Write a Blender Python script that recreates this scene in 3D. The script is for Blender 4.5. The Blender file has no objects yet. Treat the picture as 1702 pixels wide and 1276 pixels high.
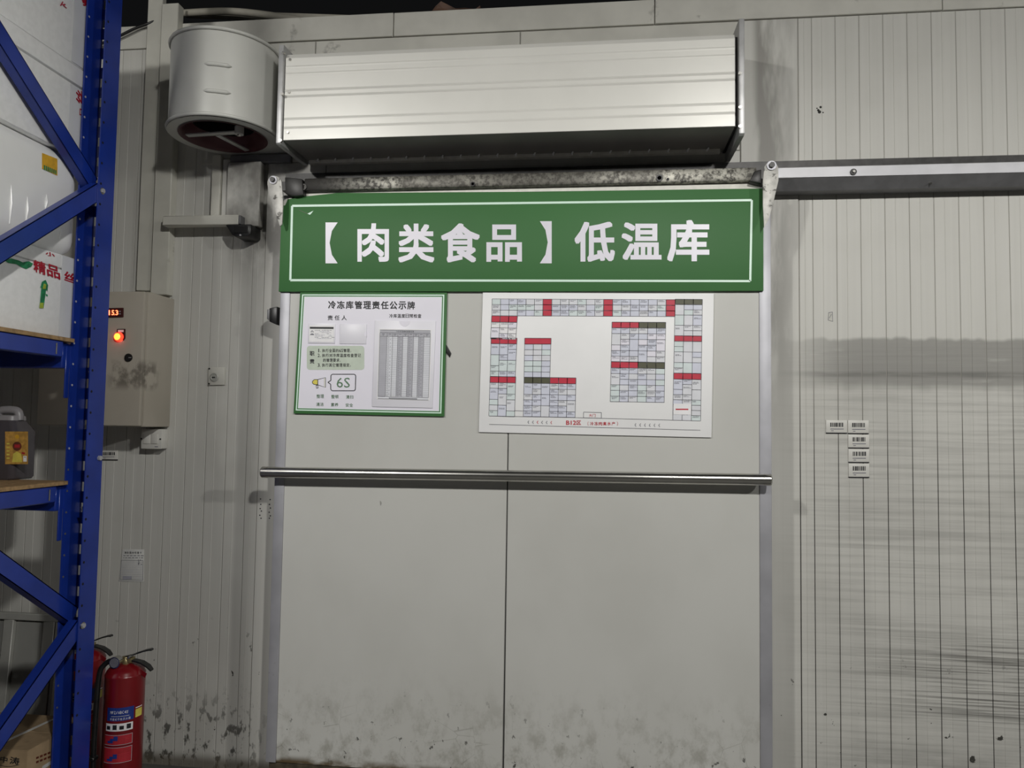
import bpy, bmesh, math, random
from math import sin, cos, pi, radians
from mathutils import Vector, Matrix
random.seed(7)
S = bpy.context.scene
C = S.collection

# ------------------------------------------------------------------ camera
F = 1250.0
CAMH = 1.45
YAW, PIT, ROL = radians(6.83), radians(3.085), radians(.857)
fwd = Vector((-sin(YAW)*cos(PIT), cos(YAW)*cos(PIT), sin(PIT)))
right0 = Vector((cos(YAW), sin(YAW), 0))
up0 = right0.cross(fwd)
rt = cos(ROL)*right0 + sin(ROL)*up0
upv = -sin(ROL)*right0 + cos(ROL)*up0
EYE = Vector((0, 0, CAMH))
cd = bpy.data.cameras.new('camera')
cam = bpy.data.objects.new('camera', cd)
C.objects.link(cam)
cd.sensor_width = 36.0
cd.lens = F/1702*36.0
cd.clip_start = .05
M = Matrix((rt, upv, -fwd)).transposed().to_4x4()
M.translation = EYE
cam.matrix_world = M
S.camera = cam

# ------------------------------------------------------------------ light
S.view_settings.view_transform = 'Standard'
S.view_settings.look = 'None'
S.view_settings.gamma = 1.0
S.view_settings.use_curve_mapping = False
S.view_settings.exposure = 0.38
w = bpy.data.worlds.new('world')
S.world = w
w.use_nodes = True
w.node_tree.nodes['Background'].inputs[0].default_value = (.8, .82, .85, 1)
w.node_tree.nodes['Background'].inputs[1].default_value = .0045
LAMPS = [(-2.3, 1.05), (1.15, 1.2), (4.6, 1.1)]
for lx, pw in LAMPS:           # each hanging lamp: bare tube plus the downward share of its reflector
    for kind, en in (('POINT', 92), ('SPOT', 92)):
        ld = bpy.data.lights.new('warehouse_lamp', kind)
        ld.energy = en*pw
        ld.color = (1, .985, .945)
        ld.shadow_soft_size = .10
        if kind == 'SPOT': ld.spot_size = radians(178); ld.spot_blend = .30
        lo = bpy.data.objects.new('warehouse_lamp', ld)
        lo.location = (lx, -.85, 3.4)
        C.objects.link(lo)

# ------------------------------------------------------------------ pixel helpers (a pixel is only a direction)
def ray(px, py):
    return fwd + rt*((px-851)/F) - upv*((py-638)/F)
def PY(px, py, y):
    d = ray(px, py); return EYE + d*(y/d.y)
def PX(px, py, x):
    d = ray(px, py); return EYE + d*(x/d.x)
def PZ(px, py, z):
    d = ray(px, py); return EYE + d*((z-CAMH)/d.z)

# ------------------------------------------------------------------ materials
class G:
    def __init__(s, name):
        s.m = bpy.data.materials.new(name); s.m.use_nodes = True
        s.t = s.m.node_tree; s.b = s.t.nodes['Principled BSDF']
        s._p = None
    def n(s, k, **kw):
        o = s.t.nodes.new(k)
        for a, v in kw.items(): setattr(o, a, v)
        return o
    def put(s, sock, v):
        if isinstance(v, bpy.types.NodeSocket): s.t.links.new(v, sock)
        else: sock.default_value = v
    def math(s, op, a, b=0.0, c=None, clamp=False):
        o = s.n('ShaderNodeMath', operation=op, use_clamp=clamp)
        s.put(o.inputs[0], a); s.put(o.inputs[1], b)
        if c is not None: s.put(o.inputs[2], c)
        return o.outputs[0]
    def mul(s, *a):
        r = a[0]
        for x in a[1:]: r = s.math('MULTIPLY', r, x)
        return r
    def pos(s):
        if s._p is None:
            g = s.n('ShaderNodeNewGeometry'); x = s.n('ShaderNodeSeparateXYZ')
            s.t.links.new(g.outputs['Position'], x.inputs[0])
            s._p = (g.outputs['Position'], x.outputs[0], x.outputs[1], x.outputs[2])
        return s._p
    def noise(s, scale=(1, 1, 1), detail=3, rough=.55, off=(0, 0, 0)):
        mp = s.n('ShaderNodeMapping')
        mp.inputs['Scale'].default_value = scale; mp.inputs['Location'].default_value = off
        s.t.links.new(s.pos()[0], mp.inputs[0])
        o = s.n('ShaderNodeTexNoise')
        o.inputs['Scale'].default_value = 1; o.inputs['Detail'].default_value = detail
        o.inputs['Roughness'].default_value = rough
        s.t.links.new(mp.outputs[0], o.inputs['Vector'])
        return o.outputs['Fac']
    def step(s, v, lo, hi, a=0.0, b=1.0):
        o = s.n('ShaderNodeMapRange', interpolation_type='SMOOTHSTEP')
        s.put(o.inputs[0], v); s.put(o.inputs[1], lo); s.put(o.inputs[2], hi); s.put(o.inputs[3], a); s.put(o.inputs[4], b)
        return o.outputs[0]
    def mix(s, f, a, b):
        o = s.n('ShaderNodeMix', data_type='RGBA')
        s.put(o.inputs[0], f)
        for i, v in ((6, a), (7, b)):
            if isinstance(v, tuple) and len(v) == 3: v = v+(1,)
            s.put(o.inputs[i], v)
        return o.outputs[2]
    def bump(s, h, strength=.2, dist=.002):
        o = s.n('ShaderNodeBump'); o.inputs['Strength'].default_value = strength; o.inputs['Distance'].default_value = dist
        s.put(o.inputs['Height'], h); s.t.links.new(o.outputs[0], s.b.inputs['Normal'])
    def fin(s, col, rough=.5, metal=0.0, spec=.5):
        if isinstance(col, tuple): col = col+(1,)
        s.put(s.b.inputs['Base Color'], col); s.put(s.b.inputs['Roughness'], rough); s.put(s.b.inputs['Metallic'], metal)
        s.b.inputs['Specular IOR Level'].default_value = spec
        return s.m

def simple(name, col, rough=.5, metal=0.0, var=.08, scale=30, bump=0, spec=.5, dirt=None):
    g = G(name)
    nz = g.noise((scale,)*3, 3)
    f = g.step(nz, .3, .7)
    dk = tuple(c*(1-var) for c in col); lt = tuple(min(1, c*(1+var)) for c in col)
    cc = g.mix(f, dk, lt)
    if dirt:
        sc, th, dc = dirt
        cc = g.mix(g.step(g.noise((sc,)*3, 6, .65, (3, 5, 1)), th, th+.1), cc, dc)
    if bump: g.bump(nz, bump)
    return g.fin(cc, rough, metal, spec)
def emit(name, col, st):
    g = G(name)
    g.b.inputs['Emission Color'].default_value = col+(1,); g.b.inputs['Emission Strength'].default_value = st
    nz = g.noise((200,)*3, 1)
    return g.fin(g.mix(nz, col, tuple(c*.8 for c in col)), .4)

WY = 3.05          # face of the cold-room wall
DY = 2.90          # face of the sliding door
MAT = {}
def wall_material():
    g = G('wall_panel_paint')
    _, x, y, z = g.pos()
    c = g.mix(g.step(g.noise((45, 1, .6), 3), .3, .7), (.555, .548, .51), (.58, .573, .535))
    c = g.mix(g.mul(g.step(g.noise((2.2, 1, 2.2), 4), .5, .75), .25), c, (.40, .39, .35))
    rgt = g.step(x, .62, 1.0)
    zt = PY(1500, 562, WY).z; zm = PY(1500, 620, WY).z; zb = PY(1500, 640, WY).z
    wav = g.math('ADD', z, g.math('MULTIPLY', g.math('SUBTRACT', g.noise((11, 1, 2), 2), .5), .05))
    band = g.mul(g.step(wav, zb-.03, zb+.02), g.step(wav, zt+.006, zt-.012), rgt, g.step(g.noise((5, 1, 26), 4), .05, .45))
    c = g.mix(g.mul(band, .72), c, (.20, .195, .18))
    dark = g.mul(g.step(z, zm-.022, zm-.010), g.step(z, zm+.016, zm-.002), rgt, g.step(g.noise((4, 1, 40), 4), .2, .65))
    c = g.mix(g.mul(dark, .7), c, (.11, .11, .10))
    haze = g.mul(g.step(z, zt, zt-.05), rgt)  # wall grime, carried down to the floor to paint in the light falloff too
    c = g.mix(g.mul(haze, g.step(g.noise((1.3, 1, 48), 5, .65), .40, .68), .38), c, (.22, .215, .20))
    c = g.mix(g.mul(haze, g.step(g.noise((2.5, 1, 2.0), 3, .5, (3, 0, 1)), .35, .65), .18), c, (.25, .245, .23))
    # pallet scrapes low on the right
    z1 = PY(1550, 1065, WY).z; z0 = PY(1550, 1195, WY).z
    env = g.mul(g.step(z, z0-.05, z0+.05), g.step(z, z1+.06, z1-.05), g.step(x, .85, 1.45))
    tilt = g.math('ADD', z, g.math('MULTIPLY', x, .012))
    cmb = g.n('ShaderNodeCombineXYZ'); g.put(cmb.inputs[0], g.math('MULTIPLY', x, 1.1)); g.put(cmb.inputs[2], g.math('MULTIPLY', tilt, 75))
    tn = g.n('ShaderNodeTexNoise'); tn.inputs['Scale'].default_value = 1; tn.inputs['Detail'].default_value = 4
    g.t.links.new(cmb.outputs[0], tn.inputs['Vector'])
    c = g.mix(g.mul(env, g.step(tn.outputs['Fac'], .50, .66), .6), c, (.06, .058, .05))
    c = g.mix(g.mul(env, g.step(g.noise((2.5, 1, 160), 4, .6), .46, .62), .55), c, (.07, .067, .06))
    c = g.mix(g.mul(g.step(z, .36, .16), rgt, g.step(g.noise((3, 1, 9), 5), .35, .7), .55), c, (.17, .165, .15))
    # dark specks and smears near the floor
    lowm = g.step(z, .66, .40)
    sp = g.step(g.noise((17, 1, 15), 5, .62, (1.3, 0, 4)), .655, .675)
    c = g.mix(g.mul(sp, lowm, .95), c, (.025, .024, .02))
    lft = g.step(x, -1.30, -1.5)
    sm = g.step(g.noise((30, 1, 16), 5, .62, (0, 0, 9)), .53, .61)
    c = g.mix(g.mul(sm, g.step(z, .40, .12), lft, .85), c, (.04, .038, .032))
    c = g.mix(g.mul(g.step(z, .07, .02), .8), c, (.10, .085, .06))
    # soot round the end of the track
    sx = g.mul(g.step(x, -1.64, -1.58), g.step(x, -1.2, -1.3), g.step(z, 1.95, 2.28))
    c = g.mix(g.mul(sx, g.step(g.noise((9, 1, 6), 4), .30, .60), .7), c, (.14, .13, .115))
    sr = g.mul(g.step(x, .58, .62), g.step(x, .80, .66), g.step(g.noise((12, 1, 2.5), 4), .36, .60))
    c = g.mix(g.mul(sr, g.step(z, 1.2, 2.2), .75), c, (.2, .19, .17))
    g.bump(g.noise((25, 1, 6), 2), .08, .003)
    return g.fin(c, .48, 0, .4)
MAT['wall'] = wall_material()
def groove_material():
    g = G('groove_grime')
    _, x, y, z = g.pos()
    f = g.mul(g.step(z, 1.75, 1.20), g.step(x, -.5, .5, .30, 1.0))
    return g.fin(g.mix(f, (.36, .35, .32), (.014, .013, .012)), .7)
MAT['groove'] = groove_material()
def door_material():
    g = G('door_paint')
    _, x, y, z = g.pos()
    c = g.mix(g.step(g.noise((2, 1, 1.5), 4), .35, .7), (.555, .553, .522), (.515, .512, .48))
    low = g.step(z, .55, .12)
    c = g.mix(g.mul(low, g.step(g.noise((14, 1, 10), 6, .7), .44, .68), .6), c, (.22, .21, .17))
    c = g.mix(g.mul(g.step(z, .5, .15), g.step(g.noise((26, 1, 20), 5, .65, (4, 0, 2)), .635, .665), .9), c, (.03, .028, .024))
    c = g.mix(g.mul(g.step(g.noise((13, 1, 5), 4, .6, (8, 0, 3)), .735, .75), .6), c, (.13, .125, .11))
    # fine scratches
    wv = g.n('ShaderNodeTexVoronoi', feature='DISTANCE_TO_EDGE'); wv.inputs['Scale'].default_value = 9
    g.t.links.new(g.pos()[0], wv.inputs['Vector'])
    c = g.mix(g.mul(g.step(wv.outputs['Distance'], .012, .0), g.step(z, .42, .15), g.step(g.noise((5, 1, 5), 3, .5, (2, 0, 7)), .5, .6), .6), c, (.12, .115, .09))
    c = g.mix(g.mul(g.step(z, .150, .118), g.step(g.noise((9, 1, 30), 5), .3, .6)), c, (.10, .07, .035))
    return g.fin(c, .42, 0, .45)
MAT['door'] = door_material()
MAT['flash'] = simple('flashing_paint', (.55, .54, .49), .45, 0, .07, 6, dirt=(7, .62, (.32, .31, .28)))
MAT['flash2'] = simple('trunking_plastic', (.56, .55, .49), .5, 0, .05, 8, dirt=(9, .66, (.36, .35, .30)))
MAT['alu'] = simple('brushed_aluminium', (.50, .50, .50), .45, .5, .12, 14)
MAT['aluface'] = simple('pale_aluminium', (.52, .52, .54), .5, .35, .06, 10)
MAT['trim'] = simple('satin_edge_aluminium', (.44, .44, .47), .5, .45, .10, 6, dirt=(14, .66, (.25, .25, .25)))
MAT['steel'] = simple('polished_steel', (.50, .49, .46), .24, 1, .06, 12)
g = G('pitted_galvanised')
_c = g.mix(g.step(g.noise((60, 60, 60), 5, .65), .40, .62), (.40, .39, .34), (.05, .047, .04))
_c = g.mix(g.mul(g.step(g.noise((3.1, 3, 3), 3, .5, (2.2, 0, 0)), .42, .62), .75), _c, (.07, .065, .055))
_c = g.mix(g.step(g.pos()[1], -.75, -1.2), _c, (.035, .033, .03))
MAT['galv'] = g.fin(_c, .45, .45)
MAT['hanger'] = simple('hanger_galvanised', (.50, .49, .46), .5, .3, .15, 25, .2, dirt=(34, .53, (.10, .095, .085)))
MAT['dark'] = simple('dark_greasy_metal', (.035, .034, .033), .42, .4, .3, 25)
MAT['trackgrey'] = simple('track_grey', (.16, .16, .165), .5, .3, .1, 20)
MAT['black'] = simple('black_plastic', (.012, .012, .012), .38, 0, .3, 40)
MAT['white'] = simple('white_board', (.88, .88, .88), .45, 0, .02, 5)
MAT['foamwhite'] = simple('white_foam_edge', (.78, .76, .70), .7, 0, .06, 30)
MAT['green'] = simple('green_sign_film', (.052, .165, .052), .52, 0, .04, 2, spec=.3)
MAT['lav'] = simple('white_print_film', (.82, .80, .88), .35, 0, .02, 3)
MAT['mint'] = simple('mint_line', (.72, .93, .80), .4, 0, .02, 9)
MAT['leaf'] = simple('pale_green_print', (.55, .62, .52), .5, 0, .04, 30)
MAT['ink'] = simple('black_ink', (.012, .012, .016), .5, 0, .1, 50)
MAT['greyink'] = simple('grey_ink', (.16, .16, .19), .5, 0, .1, 50)
MAT['line'] = simple('grid_line_ink', (.10, .10, .12), .5, 0, .1, 50)
MAT['faint'] = simple('faint_ink', (.38, .38, .44), .5, 0, .1, 50)
MAT['gtext'] = simple('green_ink', (.10, .20, .11), .5, 0, .1, 50)
MAT['redcell'] = simple('red_print', (.56, .030, .062), .45, 0, .06, 20)
MAT['olive'] = simple('olive_print', (.088, .088, .050), .45, 0, .08, 20)
MAT['cellA'] = simple('cell_grey_blue', (.66, .68, .78), .45, 0, .04, 20)
MAT['cellB'] = simple('cell_pale_mint', (.68, .76, .76), .45, 0, .04, 20)
MAT['cellC'] = simple('cell_pale_grey', (.73, .74, .78), .45, 0, .04, 20)
MAT['cellD'] = simple('cell_white', (.87, .86, .87), .45, 0, .03, 20)
MAT['cellE'] = simple('cell_grey', (.46, .46, .50), .45, 0, .04, 20)
MAT['redink'] = simple('red_ink', (.52, .03, .05), .5, 0, .1, 40)
MAT['yellow'] = simple('yellow_print', (.70, .60, .10), .5, 0, .1, 40)
MAT['pocket'] = simple('clear_pocket_plastic', (.80, .79, .85), .42, 0, .02, 6, spec=.8)
MAT['fanpaint'] = simple('grey_fan_enamel', (.55, .55, .515), .34, .0, .05, 4)
MAT['ductpaint'] = simple('white_air_curtain_enamel', (.78, .77, .72), .34, .1, .03, 3)
MAT['ductunder'] = simple('grey_duct_underside', (.34, .325, .31), .5, .2, .1, 4)
MAT['maroon'] = simple('maroon_inlet_enamel', (.085, .02, .027), .4, .1, .15, 9)
MAT['void'] = simple('dark_inside', (.006, .006, .006), .8, 0, .2, 9)
MAT['blue'] = simple('blue_rack_enamel', (.011, .036, .28), .28, .0, .12, 8, dirt=(30, .70, (.006, .018, .14)), spec=.6)
MAT['board'] = simple('chipboard_shelf', (.33, .21, .10), .7, 0, .25, 60, .3)
MAT['foam'] = simple('foam_box_white', (.92, .92, .92), .42, 0, .03, 45, .15, dirt=(26, .72, (.74, .74, .74)))
MAT['wrap'] = simple('wrapped_white_film', (.92, .92, .91), .28, 0, .03, 5, .2)
MAT['tape'] = simple('clear_tape', (.74, .75, .77), .15, 0, .03, 12, spec=.8)
MAT['boxred'] = simple('box_red_ink', (.42, .010, .03), .5, 0, .1, 60)
MAT['boxgreen'] = simple('box_green_ink', (.02, .22, .09), .5, 0, .35, 60)
MAT['boxlime'] = simple('box_lime_ink', (.38, .48, .05), .5, 0, .2, 60)
MAT['orange'] = simple('orange_label', (.72, .40, .03), .45, 0, .12, 40)
MAT['carton'] = simple('brown_carton', (.33, .235, .135), .75, 0, .1, 18, .15, dirt=(11, .64, (.25, .175, .10)))
MAT['strap'] = simple('white_strap', (.60, .60, .58), .4, 0, .05, 30)
g = G('beige_cabinet_enamel')
_, _x, _y, _z = g.pos()
_c = g.mix(g.step(g.noise((5, 5, 5), 4), .35, .7), (.43, .395, .335), (.40, .365, .305))
_m = g.mul(g.step(_z, 1.555, 1.60), g.step(_z, 1.70, 1.66), g.step(_x, -2.02, -1.95), g.step(_y, 2.98, 2.90), g.step(g.noise((22, 22, 15), 5, .6, (.3, 0, 1)), .42, .60))
_c = g.mix(g.mul(_m, .75), _c, (.10, .088, .07))
_c = g.mix(g.mul(g.step(g.noise((14, 14, 14), 5, .6, (5, 2, 1)), .70, .75), .5), _c, (.15, .13, .11))
MAT['cabinet'] = g.fin(_c, .42)
MAT['digit'] = emit('red_digits', (1, .13, .05), 4)
MAT['lampred'] = emit('lit_red_button', (1, .03, .012), 2.6)
MAT['lampcore'] = emit('lit_button_core', (1, .22, .02), 4)
MAT['redplate'] = simple('red_display_bezel', (.05, .008, .008), .3, 0, .2, 40)
MAT['switch'] = simple('white_switch_plastic', (.62, .61, .57), .4, 0, .03, 20)
MAT['paper'] = simple('paper_notice', (.66, .66, .64), .6, 0, .04, 30)
MAT['red'] = simple('extinguisher_red', (.20, .006, .010), .28, 0, .08, 12, spec=.6)
MAT['tagblue'] = simple('label_blue', (.012, .035, .22), .4, 0, .1, 40)
MAT['labelred'] = simple('label_red', (.42, .02, .03), .4, 0, .1, 40)
MAT['brass'] = simple('dull_brass', (.35, .29, .15), .4, .8, .15, 40)
MAT['jug'] = simple('dark_jug_plastic', (.062, .056, .064), .25, 0, .15, 10, spec=.6)
MAT['jugtop'] = simple('jug_grey_handle', (.26, .25, .26), .35, 0, .08, 20)
MAT['juglabel'] = simple('jug_orange_label', (.50, .28, .06), .5, 0, .25, 60)
MAT['jugbrown'] = simple('jug_brown_emblem', (.13, .030, .015), .5, 0, .2, 60)
MAT['framegrey'] = simple('grey_metal_frame', (.40, .40, .37), .45, .2, .06, 15)
MAT['framepanel'] = simple('grey_panel_sheet', (.30, .30, .28), .5, .1, .06, 6)
MAT['pipe'] = simple('pale_pipe_lagging', (.40, .38, .32), .6, 0, .12, 10)
MAT['torn'] = simple('torn_brown_sheet', (.10, .055, .035), .6, 0, .35, 22)
MAT['dirtspot'] = simple('dried_black_residue', (.02, .019, .017), .8, 0, .3, 60)
MAT['rubber'] = simple('dirty_rubber_seal', (.06, .048, .03), .8, 0, .4, 30, .4)
def floor_material():
    g = G('concrete_floor')
    c = g.mix(g.step(g.noise((3, 3, 3), 5), .35, .7), (.13, .128, .12), (.09, .088, .083))
    g.bump(g.noise((40, 40, 40), 4), .2, .004)
    return g.fin(c, .55)
MAT['floor'] = floor_material()
MAT['ceil'] = simple('dark_roof', (.02, .02, .02), .8, 0, .2, 2)

# ------------------------------------------------------------------ object helpers
def link(name, me, mat, parent=None, base=(0, 0, 0)):
    """me in world coordinates; stored relative to base (or the parent's base)"""
    o = bpy.data.objects.new(name, me)
    C.objects.link(o)
    if parent is not None:
        b = Vector(parent['_b']); o.parent = parent
    else:
        b = Vector(base); o.location = b
    o['_b'] = tuple(b)
    me.transform(Matrix.Translation(-b))
    mats = mat if isinstance(mat, (list, tuple)) else [mat]
    for m in mats: me.materials.append(MAT[m] if isinstance(m, str) else m)
    return o
def tag(o, label, cat, group=None, kind=None):
    o['label'] = label; o['category'] = cat
    if group: o['group'] = group
    if kind: o['kind'] = kind
    return o
def thing(name, loc, label, cat, group=None, kind=None):
    o = bpy.data.objects.new(name, None); C.objects.link(o)
    o.location = loc; o['_b'] = tuple(loc); o.empty_display_size = .05
    return tag(o, label, cat, group, kind)
def mesh(verts, faces, mats=None, smooth=False):
    me = bpy.data.meshes.new('m'); me.from_pydata([tuple(v) for v in verts], [], faces)
    if mats:
        me.polygons.foreach_set('material_index', mats)
    if smooth:
        me.polygons.foreach_set('use_smooth', [True]*len(me.polygons))
    me.update(); return me
def bm_mesh(bm, smooth=False, angle=None):
    me = bpy.data.meshes.new('m')
    bmesh.ops.recalc_face_normals(bm, faces=bm.faces)
    bm.to_mesh(me); bm.free()
    if smooth:
        me.polygons.foreach_set('use_smooth', [True]*len(me.polygons))
        if angle: me.set_sharp_from_angle(angle=radians(angle))
    return me
def box(x0, x1, y0, y1, z0, z1, bev=0, seg=2):
    bm = bmesh.new()
    bmesh.ops.create_cube(bm, size=1)
    for v in bm.verts:
        v.co = Vector(((x0+x1)/2+v.co.x*(x1-x0), (y0+y1)/2+v.co.y*(y1-y0), (z0+z1)/2+v.co.z*(z1-z0)))
    if bev: bmesh.ops.bevel(bm, geom=bm.edges[:], offset=bev, segments=seg, profile=.5, affect='EDGES')
    return bm_mesh(bm, bool(bev), 40)
def extrude(poly, vec, bev=0):
    """closed polygon (3D points) swept by vec"""
    bm = bmesh.new(); vec = Vector(vec)
    a = [bm.verts.new(p) for p in poly]; b = [bm.verts.new(Vector(p)+vec) for p in poly]
    n = len(a)
    bm.faces.new(a); bm.faces.new(b[::-1])
    for i in range(n): bm.faces.new((a[i], b[i], b[(i+1) % n], a[(i+1) % n]))
    bmesh.ops.recalc_face_normals(bm, faces=bm.faces)
    if bev: bmesh.ops.bevel(bm, geom=bm.edges[:], offset=bev, segments=2, profile=.5, affect='EDGES')
    return bm_mesh(bm, bool(bev), 40)
def slab_px(pts, y, t, bev=0):
    """polygon given by pixels on the plane y, thickness t behind it"""
    return extrude([PY(px, py, y) for px, py in pts], (0, t, 0), bev)
def tube(pts, r, seg=10, closed=False):
    pts = [Vector(p) for p in pts]; rs = r if isinstance(r, (list, tuple)) else [r]*len(pts)
    V = []; Fc = []; prev = None
    for i, p in enumerate(pts):
        a = pts[max(0, i-1)]; b = pts[min(len(pts)-1, i+1)]
        t = (b-a).normalized()
        if prev is None:
            u = t.orthogonal().normalized()
        else:
            u = (prev - t*prev.dot(t)).normalized()
        prev = u; v = t.cross(u)
        for k in range(seg):
            an = 2*pi*k/seg; V.append(p+(u*cos(an)+v*sin(an))*rs[i])
    for i in range(len(pts)-1):
        for k in range(seg):
            k2 = (k+1) % seg
            Fc.append((i*seg+k, i*seg+k2, (i+1)*seg+k2, (i+1)*seg+k))
    Fc.append(tuple(range(seg))[::-1]); Fc.append(tuple((len(pts)-1)*seg+k for k in range(seg)))
    me = mesh(V, Fc, None, True); me.set_sharp_from_angle(angle=radians(50)); return me
def lathe(prof, centre, seg=32, a0=0, a1=2*pi):
    cx, cy, cz = centre; V = []; Fc = []; full = abs(a1-a0-2*pi) < 1e-6
    m = seg if full else seg+1
    for r, z in prof:
        for k in range(m):
            an = a0+(a1-a0)*k/seg; V.append((cx+r*cos(an), cy+r*sin(an), cz+z))
    for i in range(len(prof)-1):
        for k in range(seg):
            k2 = (k+1) % m
            Fc.append((i*m+k, i*m+k2, (i+1)*m+k2, (i+1)*m+k))
    me = mesh(V, Fc, None, True); me.set_sharp_from_angle(angle=radians(45)); return me
def cyl(a, b, r, seg=16): return tube([a, b], r, seg)
def spline(pts, n=6):
    P = [Vector(p) for p in pts]; out = []
    for i in range(len(P)-1):
        p0 = P[max(0, i-1)]; p1 = P[i]; p2 = P[i+1]; p3 = P[min(len(P)-1, i+2)]
        for k in range(n):
            t = k/n
            out.append(.5*((2*p1)+(p2-p0)*t+(2*p0-5*p1+4*p2-p3)*t*t+(3*p1-p0-3*p2+p3)*t**3))
    out.append(P[-1]); return out

# text -> flat mesh coordinates, normalised to the unit box
_gl = {}
def glyph(txt, bold=0.0, keep=False):
    k = (txt, bold)
    if k not in _gl:
        cu = bpy.data.curves.new('t', 'FONT'); cu.body = txt; cu.offset = bold; cu.resolution_u = 2; cu.fill_mode = 'FRONT'
        ob = bpy.data.objects.new('t', cu); C.objects.link(ob)
        dg = bpy.context.evaluated_depsgraph_get(); dg.update()
        me = bpy.data.meshes.new_from_object(ob.evaluated_get(dg))
        vs = [v.co.copy() for v in me.vertices]; fs = [tuple(p.vertices) for p in me.polygons]
        bpy.data.objects.remove(ob); bpy.data.curves.remove(cu); bpy.data.meshes.remove(me)
        if vs:
            x0 = min(v.x for v in vs); x1 = max(v.x for v in vs); y0 = min(v.y for v in vs); y1 = max(v.y for v in vs)
            vs = [((v.x-x0)/max(1e-6, x1-x0), (v.y-y0)/max(1e-6, y1-y0)) for v in vs]
        _gl[k] = (vs, fs)
    return _gl[k]

class Print:
    """flat ink on one surface; mp(px,py,layer) gives the 3D point"""
    def __init__(s, mp): s.mp = mp; s.V = []; s.F = []; s.I = []; s.M = []
    def _m(s, m):
        if m not in s.M: s.M.append(m)
        return s.M.index(m)
    def poly(s, pts, m, L=1):
        b = len(s.V); s.V += [s.mp(x, y, L) for x, y in pts]; s.F.append(tuple(range(b, b+len(pts)))); s.I.append(s._m(m))
    def rect(s, x0, y0, x1, y1, m, L=1): s.poly([(x0, y0), (x1, y0), (x1, y1), (x0, y1)], m, L)
    def seg(s, x0, y0, x1, y1, wd, m, L=2):
        d = math.hypot(x1-x0, y1-y0); nx, ny = -(y1-y0)/d*wd/2, (x1-x0)/d*wd/2
        s.poly([(x0+nx, y0+ny), (x1+nx, y1+ny), (x1-nx, y1-ny), (x0-nx, y0-ny)], m, L)
    def text(s, t, x0, y0, x1, y1, m, L=3, bold=0.0):
        vs, fs = glyph(t, 0.0); k = max(0, bold)*1.15; dx = (x1-x0)*k; dy = (y1-y0)*k
        offs = [(0, 0)] if k == 0 else [(i*dx, j*dy) for i in (-1, 0, 1) for j in (-1, 0, 1)]
        for oi, (ox, oy) in enumerate(offs):
            b = len(s.V)
            s.V += [s.mp(x0+dx+(x1-x0-2*dx)*u+ox, y1-dy+(y0-y1+2*dy)*v+oy, L+oi*.05) for u, v in vs]
            s.F += [tuple(b+i for i in f) for f in fs]; s.I += [s._m(m)]*len(fs)
    def quadtext(s, t, q, m, L=3, bold=0.0):
        """q = tl,tr,br,bl"""
        vs, fs = glyph(t, 0.0); b = len(s.V)
        if bold > 0:
            vs0, fs0 = vs, fs; vs = []; fs = []; k = bold*1.15
            for ou, ov in [(i*k, j*k) for i in (-1, 0, 1) for j in (-1, 0, 1)]:
                c = len(vs); vs += [(k+u*(1-2*k)+ou, k+v*(1-2*k)+ov) for u, v in vs0]; fs += [tuple(c+i for i in f) for f in fs0]
        for u, v in vs:
            tx = q[0][0]*(1-u)+q[1][0]*u; ty = q[0][1]*(1-u)+q[1][1]*u
            bx = q[3][0]*(1-u)+q[2][0]*u; by = q[3][1]*(1-u)+q[2][1]*u
            s.V.append(s.mp(bx*(1-v)+tx*v, by*(1-v)+ty*v, L+.05*(int((len(s.V)-b)/max(1, len(vs)//9)) if bold > 0 else 0)))
        s.F += [tuple(b+i for i in f) for f in fs]; s.I += [s._m(m)]*len(fs)
    def build(s, name, parent): return link(name, mesh(s.V, s.F, s.I), s.M, parent)
def onY(y, d=.0005): return lambda px, py, L: PY(px, py, y-d*L)
def onX(x, d=.0005): return lambda px, py, L: PX(px, py, x+d*L)

# ================================================================== SETTING
tag(link('floor', box(-4.4, 4.4, -4, 3.2, -.12, 0), 'floor'), 'grey concrete floor along the foot of the wall', 'floor', kind='structure')
TOP = 3.20
wall = link('wall_back', box(-3.9, 3.6, WY+.0021, WY+.14, 0, TOP-.004), 'groove')
tag(wall, 'off-white ribbed cold-room panel wall around the sliding door', 'wall', kind='structure')
def strip_mesh(wd, mid=.43):
    """one rib of the panel face: chamfered edges, a fine crease part way across; x from 0"""
    g = .0013; c = .0012; h = .0020; mm = wd*mid
    prof = [(g, h), (g+.0004, c*.4), (g+c, 0), (mm-.0016, 0), (mm, -.0011), (mm+.0016, 0), (wd-g-c, 0), (wd-g-.0004, c*.4), (wd-g, h)]
    n = len(prof)
    V = [(x, y, 0) for x, y in prof]+[(x, y, 3.095) for x, y in prof]
    return mesh(V, [(i, i+1, n+i+1, n+i) for i in range(n-1)])
_sm = {}
def wall_strip(x0, x1):
    k = round(x1-x0, 4)
    if k not in _sm:
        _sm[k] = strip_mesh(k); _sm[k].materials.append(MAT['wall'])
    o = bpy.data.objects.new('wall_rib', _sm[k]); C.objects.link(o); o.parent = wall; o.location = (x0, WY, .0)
    o['_b'] = (0, 0, 0)
wall_strip(.769, .821)
for i in range(29): wall_strip(.821+.0905*i, .821+.0905*(i+1))
wall_strip(-1.498, -1.442)
for i in range(25): wall_strip(-1.498-.0915*(i+1), -1.498-.0915*i)
def wpart(name, x0, x1, z0, z1, m, y0=WY-.006, y1=WY+.0021, bev=.002):
    return link(name, box(x0, x1, y0, y1, z0, z1, bev, 1), m, wall)
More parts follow.
